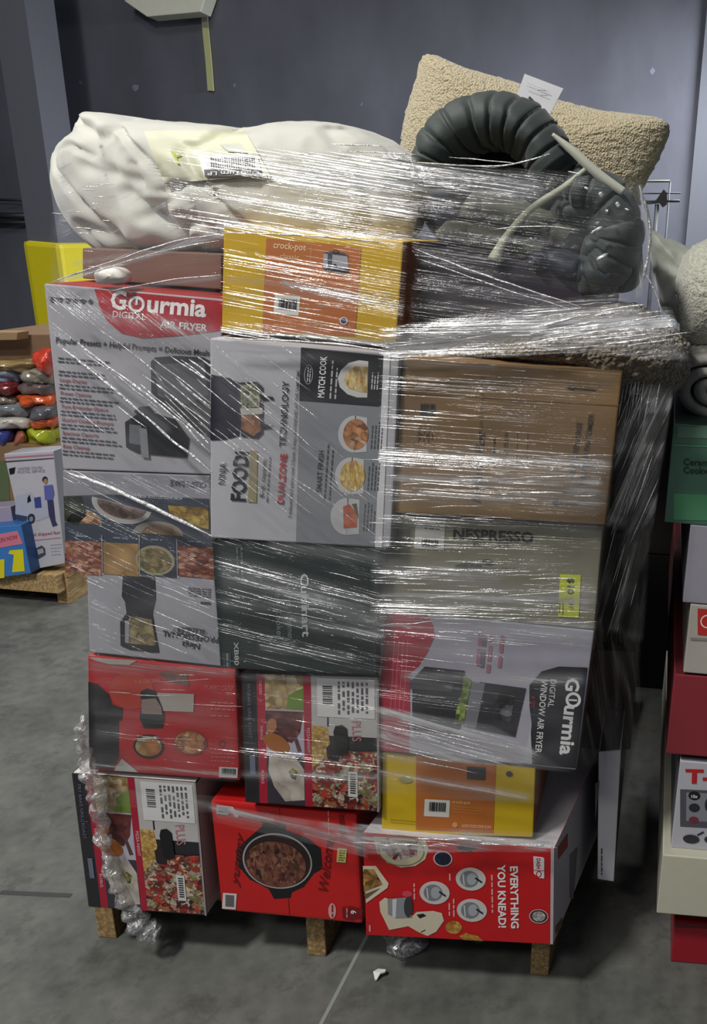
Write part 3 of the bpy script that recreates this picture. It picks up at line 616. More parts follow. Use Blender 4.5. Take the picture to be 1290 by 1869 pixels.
f.ell(983, 1672, 17.5, 13, M('#55282c'), 2); f.ring(983, 1672, 17.5, 13, 1.4, M('#c9c4c4'), 3); f.ell(983, 1672, 12, 9, food('emblem', ['#d8d8d4', '#8c8c84', '#e4e4e0'], 200), 4)
def bowl(x, y, k=1.0):
    f.ell(x, y, 27.5 * k, 21 * k, M('#cfcac8'), 2); f.ell(x - 3, y, 17 * k, 15 * k, M('#7d8288', 0.25), 3); f.ell(x + 2, y, 9 * k, 11 * k, M('#a8acb0'), 4); f.line(x + 8, y - 2, x + 20, y + 6, 3, K, 5); f.line(x - 14, y - 9, x - 12, y + 11, 2, M('#d8dadc'), 4)
bowl(859, 1604); bowl(793, 1629); bowl(861, 1661)
f.ell(808, 1567, 17.5, 14, M('#d8c0c0'), 2); f.ell(808, 1567, 15, 12, food('blueberries', ['#1c2038', '#2c3458', '#14162a'], 200), 3)
f.poly([(829, 1541), (870, 1545), (860, 1554), (842, 1555)], M('#3c2024'), 2)
f.poly([(680, 1526), (776, 1532), (782, 1548), (776, 1568), (758, 1580), (732, 1583), (706, 1574), (688, 1555)], M('#d8cfae'), 2); f.poly([(692, 1530), (762, 1536), (760, 1562), (720, 1570), (698, 1552)], berry, 3); f.ring(732, 1552, 42, 28, 1.2, M('#7c7050'), 4)
f.poly([(662, 1580), (686, 1580), (709, 1612), (707, 1620), (668, 1648)], M('#ddd2b8'), 2); f.poly([(662, 1586), (682, 1586), (698, 1614), (664, 1628)], food('banana bread', ['#7c4c28', '#c89a50', '#5c3418', '#e0c080'], 60), 3); f.poly([(664, 1632), (694, 1620), (668, 1640)], M('#6a6048'), 4)
CR = M('#d8cdb4')
f.poly([(692, 1646), (702, 1638), (726, 1645), (752, 1672), (760, 1664), (790, 1662), (806, 1666), (810, 1680), (796, 1700), (780, 1708), (762, 1700), (745, 1690), (710, 1697), (702, 1680), (694, 1664)], CR, 2)
f.poly([(707, 1640), (748, 1637), (752, 1675), (722, 1676), (708, 1668)], M('#8f9296', 0.25), 3); f.ell(745, 1655, 8, 19, M('#3c3c42', 0.3), 4, 0); f.poly([(716, 1641), (724, 1640), (722, 1675), (716, 1673)], M('#d4d6d8'), 4)
f.poly([(760, 1669), (772, 1667), (778, 1671), (766, 1676)], K, 3); f.line(768, 1701, 776, 1697, 1.6, K, 3)
f.ell(828, 1692, 15, 12, food('cookies', ['#c88c34', '#e0b058', '#a86c24'], 90), 2); f.poly([(838, 1708), (850, 1702), (872, 1708), (882, 1717), (846, 1715)], food('cookies', [], 90), 2)
f.ell(743, 1631, 9, 6, M('#d8485a'), 2)
for x, y, n_ in ((757, 1612, 30), (822, 1594, 16), (829, 1640, 36), (821, 1648, 26), (676, 1688, 11)): f.words(x, y, n_, 1, 4, 2.6, M('#eab0b0'), 89, 2, x)
f.poly([(1005, 1549), (1011, 1549), (1009, 1723), (1004, 1723)], M('#b8b4ba'), 3)
r = b.R
r.poly([(1019, 1546), (1036, 1520), (1036, 1545), (1019, 1568)], M('#8f1820'), 1)
r.poly([(1040, 1560), (1054, 1545), (1050, 1600), (1046, 1640), (1040, 1640)], M('#6f6c70'), 1); r.poly([(1014, 1690), (1026, 1674), (1026, 1690), (1014, 1705)], M('#5c4a3c'), 1)
b.done()

# second row, seen past the right edge
def back(name, label, q, Y, depth, front, side, **k):
    b = Carton(name, label, 'box', q, Y, depth, front, side, **k); return b
b = back('white_carton', 'tall blank white box at the back right corner, behind the red mixer box', [(1092, 1372), (1133, 1369), (1120, 1609), (1090, 1604)], 1.50, 0.62, '#d0cfd6', '#4b4a50')  # dark side colour has the shade of that face painted in
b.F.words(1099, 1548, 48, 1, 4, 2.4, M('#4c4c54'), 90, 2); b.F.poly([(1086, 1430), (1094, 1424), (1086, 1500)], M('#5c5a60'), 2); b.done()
back('dark_brown_carton', 'dark reddish brown carton at the rear right, directly on the tall white box', [(1020, 1180), (1165, 1190), (1150, 1368), (1015, 1366)], 1.66, 0.5, '#3d2924', '#2a2122').done()
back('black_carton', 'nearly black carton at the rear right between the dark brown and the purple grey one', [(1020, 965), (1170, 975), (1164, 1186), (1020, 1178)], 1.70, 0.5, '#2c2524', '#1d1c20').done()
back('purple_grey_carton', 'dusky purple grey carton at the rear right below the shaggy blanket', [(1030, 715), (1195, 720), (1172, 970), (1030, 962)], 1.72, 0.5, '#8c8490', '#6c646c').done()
g = None
for nm, zz0, zz1, col, lb in (('added_dark_box', 0.002, 0.52, '#17161a', 'blackish added box on the floor that darkens the gap between the two loads'), ('added_dark_box', 0.525, 1.22, '#241e20', 'brownish black added box, upper one darkening the gap between the loads')):
    b = Carton(nm, lb, 'box', None, 2.35, 0.6, col, world=[(-0.22, 2.64, zz1), (0.42, 2.64, zz1), (0.42, 2.64, zz0), (-0.22, 2.64, zz0)]); b.done()  # invented boxes, their near-black colour stands for the shade in the gap
# top layer
back('pink_brown_carton', 'dull pinkish brown carton lying under the white comforter beside the yellow box', [(150, 452), (404, 462), (404, 528), (150, 508)], 1.42, 0.5, '#83665a', '#6b544a').done()
back('dark_carton', 'dark plum box lying behind the film between the yellow box and the shaggy blanket', [(768, 452), (1105, 500), (1096, 640), (762, 612)], 1.41, 0.42, '#38333c', '#2c2830').done()
g = MB(); f = Face(g, (0, 1.405, 0), (0, -1, 0)); 

# ---------------------------------------------------------------- soft goods on top
def on(fn): return fn
WHITE = cloth('white_cotton', '#c4c4ba', '#d2d2c9', 900, 0.12, 0.9, 0.3)
root = empty('comforter', at(420, 440, 1.62), 'big folded white comforter with a barcode band, lying on top at the left', 'comforter')
CREASE = [[(at(a, b, 1.42).x, at(a, b, 1.42).z), (at(c, d_, 1.42).x, at(c, d_, 1.42).z), w_, k_] for a, b, c, d_, w_, k_ in ((225, 350, 330, 415, 0.014, 0.022), (315, 365, 265, 395, 0.010, 0.014), (290, 400, 345, 455, 0.012, 0.018), (170, 210, 150, 240, 0.010, 0.014), (240, 300, 262, 345, 0.008, 0.010), (340, 400, 400, 420, 0.010, 0.012), (300, 350, 345, 335, 0.008, 0.010), (380, 330, 440, 410, 0.005, 0.004), (470, 320, 520, 410, 0.005, 0.004), (690, 235, 735, 290, 0.006, 0.005), (130, 300, 250, 330, 0.012, 0.010), (180, 250, 200, 440, 0.02, 0.012))]
def comf(p, u, v):
    q = Vector((p.x * 3.0 + 3, p.y * 3, p.z * 6)); r = 0.018 * noise.noise(q)
    q2 = Vector((p.x * 9 + 1.3 * p.z * 9, p.y * 9, p.z * 5)); r -= 0.012 * max(0, 1 - abs(noise.noise(q2)) * 7)
    for (a, b), (c_, d2), w_, k_ in CREASE:
        L2 = (c_ - a) ** 2 + (d2 - b) ** 2; t = max(0, min(1, ((p.x - a) * (c_ - a) + (p.z - b) * (d2 - b)) / L2))
        q_ = math.hypot(p.x - a - t * (c_ - a), p.z - b - t * (d2 - b)) / w_; r -= k_ * math.exp(-q_ * q_) * (1 if p.y < 1.6 else 0)
    return r - 0.006 * abs(noise.noise(p * 22))
g = MB(); blob(g, [(145, 205), (180, 202), (250, 209), (380, 216), (455, 224), (520, 217), (600, 219), (670, 236), (722, 266), (752, 310), (756, 400), (700, 452), (560, 468), (400, 474), (300, 478), (190, 462), (130, 400), (103, 330), (106, 272), (134, 236)], (420, 345), 1.60, 0.20, WHITE, 220, 90, 0.5, comf)
body = g.build('comforter_body', root)
def wrap_point(x, y, off):   # nearest point of the comforter's own surface under a picture position
    from mathutils.bvhtree import BVHTree
    global _bvh
    if '_bvh' not in globals():
        _bvh = BVHTree.FromPolygons([tuple(v) for v in g0.v], g0.f)
    d = ray(x, y).normalized(); h = _bvh.ray_cast(EYE, d)
    return (h[0] if h[0] else at(x, y, 1.42)) - d * off
g0 = g
class Drape:
    def __init__(s, name, label=None): s.g = MB(); s.name = name; s.label = label
    def quad(s, q, m, off=0.003, n=14):
        vs = []
        for j in range(n + 1):
            for i in range(n + 1):
                u, v = i / n, j / n; x = (q[0][0] * (1 - u) + q[1][0] * u) * (1 - v) + (q[3][0] * (1 - u) + q[2][0] * u) * v; y = (q[0][1] * (1 - u) + q[1][1] * u) * (1 - v) + (q[3][1] * (1 - u) + q[2][1] * u) * v
                vs.append(wrap_point(x, y, off))
        s.g.add(vs, [[j * (n + 1) + i, j * (n + 1) + i + 1, (j + 1) * (n + 1) + i + 1, (j + 1) * (n + 1) + i] for j in range(n) for i in range(n)], m, True)
    def text(s, t, x, y, h, m, ang, off, width, bold=0.0):
        vs, fs = text_mesh(t, bold, 0, 1); k = h / 0.72; a = math.radians(ang); sx = width / (max(v.x for v in vs) * k)
        s.g.add([wrap_point(x + math.cos(a) * v.x * k * sx + math.sin(a) * v.y * k, y + math.sin(a) * v.x * k * sx - math.cos(a) * v.y * k, off) for v in vs], fs, m)
d = Drape('paper_band'); d.quad([(262, 238), (446, 236), (494, 320), (300, 334)], M('#cfd0b4', 0.5), 0.008, 30)
d.quad([(362, 283), (470, 284), (478, 318), (372, 320)], M('#d9d9d6', 0.4), 0.011, 16)
for i in range(20):
    x = 384 + i * 4.1; d.quad([(x, 286), (x + (1.6 if i % 3 else 2.6), 286), (x + 2.6, 306), (x + 1, 306)], M('#55565c'), 0.0125, 2)
d.quad([(372, 309), (476, 308), (478, 320), (374, 322)], M('#4a4c50'), 0.0125, 10); d.text('OptiTurn LP', 474, 311, 7, M('#e0e0e0'), 179, 0.014, 96, 0.02)
d.quad([(312, 276), (318, 277), (328, 300), (322, 298)], M('#b9c23c'), 0.0105, 3); d.quad([(318, 284), (332, 280), (330, 284), (320, 288)], M('#b9c23c'), 0.0105, 3); d.quad([(284, 284), (300, 282), (304, 298), (286, 300)], M('#b8b4c4'), 0.006, 3)
d.quad([(400, 262), (440, 262), (452, 279), (416, 276)], M('#c4c6b8'), 0.0105, 3); d.quad([(300, 333), (494, 319), (494, 321), (300, 335.5)], M('#6b6c60'), 0.006, 8); d.quad([(262, 239), (446, 236), (446, 237.5), (262, 240.5)], M('#9a9b88'), 0.006, 8)
d.g.build('paper_band', root, label='pale yellow paper band with a barcode')

# white crumpled tag on the light grey fryer box
g = MB(); blob(g, [(172, 498), (190, 487), (215, 486), (232, 498), (236, 512), (205, 518), (176, 516)], (205, 503), 1.345, 0.03, M('#e0ddd6', 0.8), 40, 14, 0.7, wrink(40, 0.01, 60, 0.004))
g.build('tissue_wad', loc=at(205, 517, 1.345), label='crumpled white wad on top of the light grey fryer box', cat='tissue')

# sherpa cushion
SH = cloth('sherpa_fleece', '#dccfae', '#a4987a', 230, 0.7, 1.0, 0.3, True, 0.006)
root = empty('sherpa_cushion', at(960, 420, 1.94), 'cream sherpa fleece cushion with a white hang tag, standing at the top right', 'cushion')
def fl(p, u, v): return 0.010 * noise.noise(p * 7) + 0.003 * noise.noise(p * 90) + 0.003 * noise.noise(p * 190)
g = MB(); blob(g, [(764, 112), (772, 99), (792, 97), (850, 122), (905, 142), (960, 160), (1020, 184), (1100, 200), (1195, 212), (1219, 226), (1219, 246), (1200, 295), (1172, 350), (1158, 378), (1120, 372), (1000, 372), (860, 360), (760, 330), (734, 290), (735, 255), (746, 190)], (960, 268), 1.96, 0.10, SH, 260, 90, 0.75, fl)
g.build('cushion_body', root)
g = MB(); q = [at(957, 134, 1.72), at(1028, 161, 1.72), at(1003, 208, 1.73), at(940, 184, 1.73)]
g.prism(q, 0.002, M('#f0f0f4', 0.6), M('#cfcfd2'), M('#cfcfd2')); f = Face(g, (0, 1.72, 0), (0, -1, 0))
f.poly([(963, 178), (967, 175), (984, 193), (979, 192)], M('#3c3c44'), 2); f.line(981, 164, 997, 165, 1, M('#55555c'), 2); f.line(950, 190, 1001, 207, 0.7, M('#9a9aa2'), 2); f.words(962, 150, 46, 2, 6, 1, M('#b4b4ba'), 22, 2)
g.build('hang_tag', root, label='white hang tag')

# dark quilted bed roll
NV = cloth('dark quilted nylon', '#2c3533', '#3a4341', 500, 0.15, 0.62, 0.15)
NV2 = cloth('navy lining', '#1a1f2c', '#232a3a', 300, 0.15, 0.55, 0.1)
OL = cloth('grey olive lining', '#4a4c42', '#5a5b50', 300, 0.2, 0.7, 0.1)
root = empty('quilted_bed_roll', at(980, 520, 1.62), 'dark quilted roll held by a pale strap, in front of the cream cushion', 'bed roll')
g = MB(); blob(g, [(770, 300), (800, 235), (860, 200), (920, 190), (980, 215), (1030, 270), (1080, 340), (1130, 350), (1165, 400), (1172, 460), (1150, 530), (1090, 535), (960, 520), (850, 480), (790, 420), (762, 350)], (960, 380), 1.70, 0.17, NV2, 110, 30, 0.6, wrink(14, 0.02, 20, 0.01)); g.build('inner_roll', root)
def pleat_tube(pts, Y, r, m, npl, amp, name, n=150, seg=26, dy=0.0):
    P = [at(x, y, Y + dy * i / len(pts)) for i, (x, y) in enumerate(spline(pts, n, False))]
    g = MB(); rad = []
    for i in range(n):
        t = i / (n - 1); e = min(1, 6 * t + 0.25, 6 * (1 - t) + 0.25)
        rad.append(r * e * (1 - amp * (1 - abs(math.sin(math.pi * npl * t + 0.6 * math.sin(9 * t)))) ** 4))
    g.tube(P, rad, m, seg, flat=1.9)
    g.v = [tuple(Vector(v) + Vector((1, 1, 1)) * 0.006 * noise.noise(Vector(v) * 28)) for v in g.v]
    return g.build(name, root)
pleat_tube([(806, 335), (803, 298), (822, 260), (858, 232), (905, 222), (948, 232), (986, 264), (1018, 306), (1048, 352)], 1.48, 0.044, NV, 12, 0.13, 'quilted_rim')
pleat_tube([(1020, 345), (1070, 350), (1110, 375), (1128, 420), (1118, 465), (1085, 500), (1040, 515)], 1.47, 0.044, NV, 9, 0.12, 'quilted_rim')
pleat_tube([(1005, 395), (1050, 385), (1090, 400), (1095, 440), (1060, 460)], 1.45, 0.024, NV, 5, 0.15, 'quilted_rim')
pleat_tube([(845, 385), (890, 378), (935, 392), (980, 408), (1030, 420), (1060, 445)], 1.46, 0.026, OL, 4, 0.12, 'lining_fold')
pleat_tube([(800, 430), (850, 425), (900, 432), (960, 450), (1020, 470)], 1.45, 0.022, OL, 3, 0.15, 'lining_fold')
pleat_tube([(960, 480), (1010, 478), (1050, 490), (1090, 500), (1140, 500)], 1.44, 0.026, NV2, 4, 0.15, 'lining_fold')
ST = M('#a5a893', 0.55)
def ribbon(name, pts, Y, wd, m, parent, n=24):
    P = spline([(x, y, w) for x, y, w in pts], n, False); g = MB(); vs = []
    for i, (x, y, w_) in enumerate(P):
        x2, y2, _ = P[min(i + 1, n - 1)]; x1, y1, _ = P[max(i - 1, 0)]; L = math.hypot(x2 - x1, y2 - y1); a, b_ = -(y2 - y1) / L, (x2 - x1) / L
        for s_ in (-1, 1):
            p = at(x + a * s_ * w_ / 2, y + b_ * s_ * w_ / 2, Y); vs += [p, p + Vector((0, 0.003, 0))]
    fs = []
    for i in range(n - 1):
        k = 4 * i; fs += [[k, k + 2, k + 6, k + 4], [k + 1, k + 5, k + 7, k + 3], [k, k + 4, k + 5, k + 1], [k + 2, k + 3, k + 7, k + 6]]
    fs += [[0, 1, 3, 2], [4 * n - 4, 4 * n - 2, 4 * n - 1, 4 * n - 3]]
    g.add(vs, fs, m, True); return g.build(name, parent)
ribbon('strap', [(1008, 244, 6), (1045, 275, 16), (1090, 316, 18), (1138, 350, 16)], 1.40, 0, M('#b5b6a8', 0.5), root)
ribbon('strap', [(1068, 308, 8), (1030, 340, 12), (970, 380, 13), (925, 430, 14), (900, 474, 22)], 1.395, 0, ST, root)

# shaggy blanket
SG = cloth('shaggy_pile', '#9a8a70', '#584a38', 130, 1.0, 1.0, 0.5, True, 0.012)
def shag(p, u, v): return 0.016 * noise.noise(p * 9) + 0.006 * noise.noise(p * 60) + 0.004 * abs(noise.noise(p * 120))
g = MB(); blob(g, [(800, 632), (900, 600), (1020, 568), (1120, 556), (1200, 580), (1250, 620), (1258, 665), (1236, 705), (1180, 716), (1125, 708), (1080, 690), (980, 670), (880, 655), (810, 648)], (1070, 640), 1.46, 0.13, SG, 240, 70, 0.8, shag)
g.build('shaggy_blanket', loc=at(1060, 690, 1.46), label='shaggy brown grey blanket bulging over the edge above the brown carton', cat='blanket')

# ---------------------------------------------------------------- neighbouring pallet on the right
RY = 1.56
def rbox(name, label, ytop, ybot, x, front, side=None, Y=RY, depth=1.0, w=0.62, slope=0.0865):
    a = at(x, ytop, Y); z1 = a.z; z0 = at(x, ybot, Y).z; X = a.x
    b = Carton(name, label, 'box', None, Y, depth, front, side, world=[(X, Y, z1), (X + w, Y, z1), (X + w, Y, z0), (X, Y, z0)]); return b
red = rbox('red_crate', 'dark glossy red box on the floor at the lower right edge of the picture', 1690, 1755, 1231, '#a01c2c', Y=1.455)
p = atz(1231, 1757, 0); 
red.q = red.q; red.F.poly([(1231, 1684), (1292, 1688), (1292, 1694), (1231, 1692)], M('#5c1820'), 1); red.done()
b = rbox('cream_carton', 'wide cream box at the lower right edge, overhanging the red box', 1560, 1667, 1209, '#c9c8b4', '#b9b8a6', Y=1.41, depth=0.9); b.done(); YC = atz(1241, 1548, at(1209, 1560, 1.41).z).y
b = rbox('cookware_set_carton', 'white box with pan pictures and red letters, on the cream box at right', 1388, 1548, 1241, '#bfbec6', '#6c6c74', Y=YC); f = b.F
f.text('T-fal', 1251, 1428, 25, M('#c02028'), 2, 0.04, 2, width=92); f.poly([(1241, 1440), (1310, 1443), (1310, 1512), (1241, 1508)], M('#55565e'), 1); f.poly([(1252, 1446), (1310, 1448), (1310, 1500), (1252, 1498)], M('#8a8c94'), 2)
f.ell(1267, 1452, 11, 8, K, 3); f.text('10x', 1260, 1456, 6, WT, 0, 0.02, 4); f.ell(1267, 1474, 10, 8, M('#2c2c32'), 3); f.ell(1266, 1496, 9, 6, M('#7c3444'), 3); f.ell(1292, 1468, 6, 12, M('#33343a'), 3)
f.ell(1261, 1531, 15, 8, M('#33343a'), 3); f.line(1272, 1524, 1284, 1518, 3, M('#33343a'), 3); f.ell(1293, 1532, 8, 6, M('#33343a'), 3); b.done()
b = rbox('maroon_carton', 'plain maroon red box wrapped in film at the right edge, between two white boxes', 1230, 1376, 1230, '#8c3038', '#5c2028', Y=YC); b.done()
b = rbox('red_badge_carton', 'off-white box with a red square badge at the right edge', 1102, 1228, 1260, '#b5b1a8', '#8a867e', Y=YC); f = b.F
f.poly([(1273, 1110), (1300, 1112), (1300, 1160), (1273, 1158)], M('#c03028'), 2); f.ring(1290, 1134, 12, 12, 2, WT, 3); f.poly([(1260, 1163), (1300, 1165), (1300, 1170), (1260, 1168)], M('#8c8880'), 2); b.done()
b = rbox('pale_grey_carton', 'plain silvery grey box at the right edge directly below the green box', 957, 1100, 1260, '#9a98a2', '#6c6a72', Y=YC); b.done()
b = rbox('green_carton', 'green ceramic cookware box at the right edge under the rolled grey throw', 772, 954, 1229, '#46695a', '#33493e', Y=YC); f = b.F
f.text('Ceramic', 1246, 848, 12, M('#1c2c24'), 2, 0.015, 2, width=58); f.text('Cookware', 1246, 863, 12, M('#1c2c24'), 2, 0.015, 2, width=70); f.poly([(1236, 778), (1300, 780), (1300, 800), (1236, 798)], M('#5c7c6a'), 1); f.line(1229, 812, 1300, 815, 1.5, M('#5ca07c'), 2); f.poly([(1229, 900), (1300, 903), (1300, 950), (1229, 948)], M('#4a8560'), 1); b.done()
b.root['label'] = 'green ceramic cookware box at the right edge under the rolled grey throw'
# rolled throw: a spiral seen from its end
THG = cloth('grey_plush', '#85837e', '#aaa89f', 400, 0.4, 1.0, 0.5)
g = MB(); a = []
cp = at(1300, 712, 1.52); K1 = 46; vs = []
for i in range(K1):
    t = i / (K1 - 1) * 2.3 * 2 * math.pi; r = 0.072 - 0.0042 * t; 
    for (rr, yy) in ((r + 0.010, 0), (r, -0.008), (r - 0.010, 0), (r - 0.010, 0.5), (r + 0.010, 0.5)):
        vs.append(cp + Vector((-math.cos(t) * rr * 1.15, yy, math.sin(t) * rr * 0.85 )))
g.add(vs, [[i * 5 + j, i * 5 + (j + 1) % 5, (i + 1) * 5 + (j + 1) % 5, (i + 1) * 5 + j] for i in range(K1 - 1) for j in range(5)] + [[0, 1, 2, 3, 4], [(K1 - 1) * 5 + j for j in range(4, -1, -1)]], THG, True)
g.build('rolled_throw', loc=at(1290, 770, 1.6), label='rolled grey plush throw showing its dark coiled end, at the right edge', cat='blanket')
FLF = cloth('pale_fluffy_cloth', '#9c9c8f', '#c4c4b4', 220, 0.6, 1.0, 0.5, True, 0.004)
g = MB(); blob(g, [(1236, 560), (1234, 510), (1250, 465), (1285, 440), (1340, 430), (1380, 480), (1385, 570), (1350, 630), (1290, 640), (1245, 625)], (1310, 540), 1.66, 0.14, FLF, 100, 40, 0.7, fl)
g.build('fluffy_pillow', loc=at(1310, 640, 1.66), label='pale fluffy pillow bulging in at the right edge above the grey throw', cat='pillow')
g = MB(); blob(g, [(1236, 640), (1250, 618), (1300, 605), (1370, 610), (1380, 650), (1340, 680), (1260, 682), (1240, 668)], (1300, 645), 1.68, 0.12, FLF, 80, 30, 0.7, fl)
g.build('fluffy_pillow', loc=at(1300, 680, 1.68), label='lower pale pillow squeezed between the grey throw and the bulging pillow', cat='pillow')
g = MB(); blob(g, [(1184, 432), (1192, 421), (1225, 440), (1290, 458), (1330, 470), (1330, 560), (1260, 590), (1215, 560), (1195, 500)], (1250, 500), 1.95, 0.12, cloth('sage sheet', '#8f9488', '#a5aa9e', 60, 0.3, 0.7), 80, 30, 0.6, wrink(16, 0.02, 25, 0.012))
g.build('folded_sheet', loc=at(1250, 590, 1.95), label='grey green folded bedding behind the bulging pillow at the right', cat='bedding')

# ---------------------------------------------------------------- neighbouring pallet on the left, further away
LY = 2.9
g0_ = at(0, 1065, LY)
root = empty('pine_pallet', (-2.75, 3.2, 0), 'pale pine pallet under the boxes at the left edge of the picture', 'pallet')
def bx(name, x0, x1, y0, y1, z0, z1, m, par): g = MB(); g.box(x0, x1, y0, y1, z0, z1, m); return g.build(name, par)
PINE = food('pale pine', ['#c9ab78', '#bb9c68', '#d4b888'], 20, 0.7, 0.8, (6, 1, 6))
xe = at(143, 1045, 2.95).x
for k in range(6): bx('deck_board', -3.4, xe, 2.9 + k * 0.16, 2.9 + k * 0.16 + 0.11, 0.115, 0.135, PINE, root)
for x in (xe - 0.06, xe - 0.62, -3.4): bx('stringer', x, x + 0.05, 2.9, 3.85, 0.001, 0.115, PINE, root)
bx('deck_board', -3.4, xe - 0.02, 2.86, 2.90, 0.06, 0.135, PINE, root)
def zq(px, py, Y=LY): return at(px, py, Y).z
b = Carton('bulk_carton', 'big brown carton full of plastic bags on the pale pallet at the left edge', 'box', None, 3.0, 0.8, '#8a6f52', '#7a6047', world=[(-3.2, 3.0, zq(60, 812, 3.0)), (at(108, 815, 3.0).x, 3.0, zq(60, 812, 3.0)), (at(108, 815, 3.0).x, 3.0, 0.137), (-3.2, 3.0, 0.137)]); b.F.poly([(0, 840), (14, 842), (20, 935), (0, 935)], M('#5c6c4c'), 2); b.done()
b = Carton('postal_carton', 'white postal box printed with a mail truck, leaning on the bulk carton at left', 'box', [(7, 828), (97, 822), (118, 1028), (55, 1040)], 2.88, 0.09, '#c3c2cb', '#9c9ca4'); f = b.F
f.poly([(7, 834), (97, 828), (97, 831), (7, 837)], M('#b8788c'), 1); f.poly([(8, 841), (98, 835), (98, 837), (8, 844)], M('#4c4858'), 1)
f.poly([(16, 855), (28, 852), (26, 864), (18, 866)], K, 2); f.text('UNITED STATES', 32, 858, 5, M('#7c7c94'), -3, 0.0, 2, width=46); f.text('POSTAL SERVICE', 32, 864, 5, M('#7c7c94'), -3, 0.0, 2, width=50)
f.poly([(28, 905), (56, 898), (62, 908), (88, 905), (96, 940), (70, 950), (36, 952), (28, 938)], M('#b4b8cc'), 2); f.poly([(62, 908), (74, 906), (76, 926), (64, 927)], M('#3c4a94'), 3); f.ell(57, 946, 7, 9, M('#33343c'), 3); f.ell(57, 947, 3.5, 5, M('#8c8c94'), 4); f.poly([(28, 938), (50, 942), (48, 952), (32, 950)], M('#3c4464'), 3); f.poly([(50, 908), (54, 902), (57, 914), (50, 918)], K, 3)
f.ell(82, 875, 5, 6, M('#2c2830'), 3); f.ell(83, 878, 3.5, 5, M('#a8846c'), 4); f.poly([(80, 886), (96, 884), (99, 900), (96, 914), (82, 912)], M('#6068b0'), 3); f.poly([(86, 912), (97, 912), (101, 950), (105, 958), (96, 961), (89, 940)], M('#3c3c64'), 3)
f.text('Mail shipped fast', 52, 979, 6, M('#b0505c'), -5, 0.01, 2, width=58); f.line(52, 987, 111, 981, 1.2, M('#b0707c'), 2); f.poly([(62, 1002), (76, 995), (82, 1000), (83, 1012), (70, 1020), (63, 1014)], M('#4c4c5c'), 2); f.poly([(68, 1003), (78, 1000), (80, 1008), (70, 1012)], M('#a8a8b4'), 3); f.words(92, 994, 20, 4, 6, 1.2, M('#8c9cb4'), -5, 2); b.done()
b = Carton('blue_carton', 'bright blue box with a pink banner at the left edge, before the postal box', 'box', [(-70, 968), (38, 957), (56, 1046), (-60, 1062)], 2.83, 0.1, '#3f7fc9', '#2f5f9c'); f = b.F
f.poly([(-60, 985), (32, 968), (42, 992), (-50, 1008)], M('#d88098'), 2); f.text('SALE ON NOW', -20, 994, 8, M('#9c2c44'), -12, 0.01, 3, width=54)
f.poly([(18, 1004), (42, 1002), (45, 1042), (22, 1044), (25, 1012), (15, 1010)], M('#e4dc20'), 2); f.poly([(-10, 1022), (8, 1020), (8, 1054), (-8, 1056)], M('#e4dc20'), 2); b.done()
b = Carton('lilac_carton', 'small lilac box at the left edge between the blue box and the bulk carton', 'box', [(-60, 930), (19, 924), (26, 966), (-55, 972)], 2.90, 0.09, '#a9a0b4', '#8c849c'); b.F.line(-60, 960, 22, 955, 4, M('#c87c8c'), 2); b.done()
# bags heaped in the carton
def film_bag(h):
    k = 'bag' + h
    if k in MC: return MC[k]
    m, n, l, b_ = newmat('glossy_bag_' + h.strip('#')); b_.inputs['Base Color'].default_value = rgb(h); b_.inputs['Roughness'].default_value = 0.22; b_.inputs['Coat Weight'].default_value = 0.5
    t = n.new('ShaderNodeTexCoord'); z = n.new('ShaderNodeTexNoise'); z.inputs['Scale'].default_value = 18; bp = n.new('ShaderNodeBump'); bp.inputs['Strength'].default_value = 0.6; bp.inputs['Distance'].default_value = 0.02
    l.new(t.outputs['Object'], z.inputs['Vector']); l.new(z.outputs[0], bp.inputs['Height']); l.new(bp.outputs[0], b_.inputs['Normal']); MC[k] = m; return m
bags = [(-60, 30, 776, 818, '#39408c', 'glossy navy blue bag at the bottom of the heap at the left edge'), (24, 52, 782, 818, '#9c5c48', 'brownish bag between the navy and lime bags in the left heap'), (45, 105, 776, 816, '#a9b42c', 'lime green bag at the bottom right of the left heap'), (55, 105, 760, 782, '#d4542c', 'orange bag directly over the lime green bag'),
        (-50, 66, 758, 784, '#c9c4bc', 'off-white bag lying over the navy blue bag'), (-40, 62, 730, 764, '#7c8488', 'silvery grey bag in the middle of the left heap'), (50, 106, 735, 768, '#5c5c64', 'dark grey bag just under the upper orange bag'), (30, 104, 716, 744, '#d05a28', 'upper orange bag in the middle of the left heap'),
        (-50, 40, 715, 744, '#8a7c70', 'taupe bag beside the upper orange bag'), (-60, 40, 692, 722, '#7c2c30', 'dark red bag in the upper part of the left heap'), (32, 100, 694, 724, '#6c5c5c', 'grey brown bag beside the dark red bag'), (-50, 44, 668, 700, '#8c94ac', 'pale blue bag at the top of the left heap'), (38, 100, 670, 702, '#8c8478', 'stone grey bag at the top right of the left heap'), (-50, 76, 655, 682, '#8a744c', 'flattened brown envelope lying across the top of the left heap')]
for i, (x0_, x1_, y0_, y1_, col, lb) in enumerate(bags):
    xm, ym = (x0_ + x1_) / 2, (y0_ + y1_) / 2; g = MB(); w_, h_ = (x1_ - x0_) / 2, (y1_ - y0_) / 2
    ol = [(xm + w_ * math.copysign(abs(math.cos(t)) ** 0.6, math.cos(t)), ym + h_ * math.copysign(abs(math.sin(t)) ** 0.7, math.sin(t))) for t in [k * math.pi / 7 for k in range(14)]]
    blob(g, ol, (xm, ym), 3.08 + 0.01 * (i % 3), 0.10, film_bag(col), 40, 14, 0.7, wrink(20 + i, 0.03, 30, 0.01, i)); g.build('plastic_bag' if 'bag' in lb else 'envelope', loc=at(xm, y1_, 3.08), label=lb, cat='bag' if 'bag' in lb else 'envelope', group='goods heaped in the left carton' if 'bag' in lb else None)
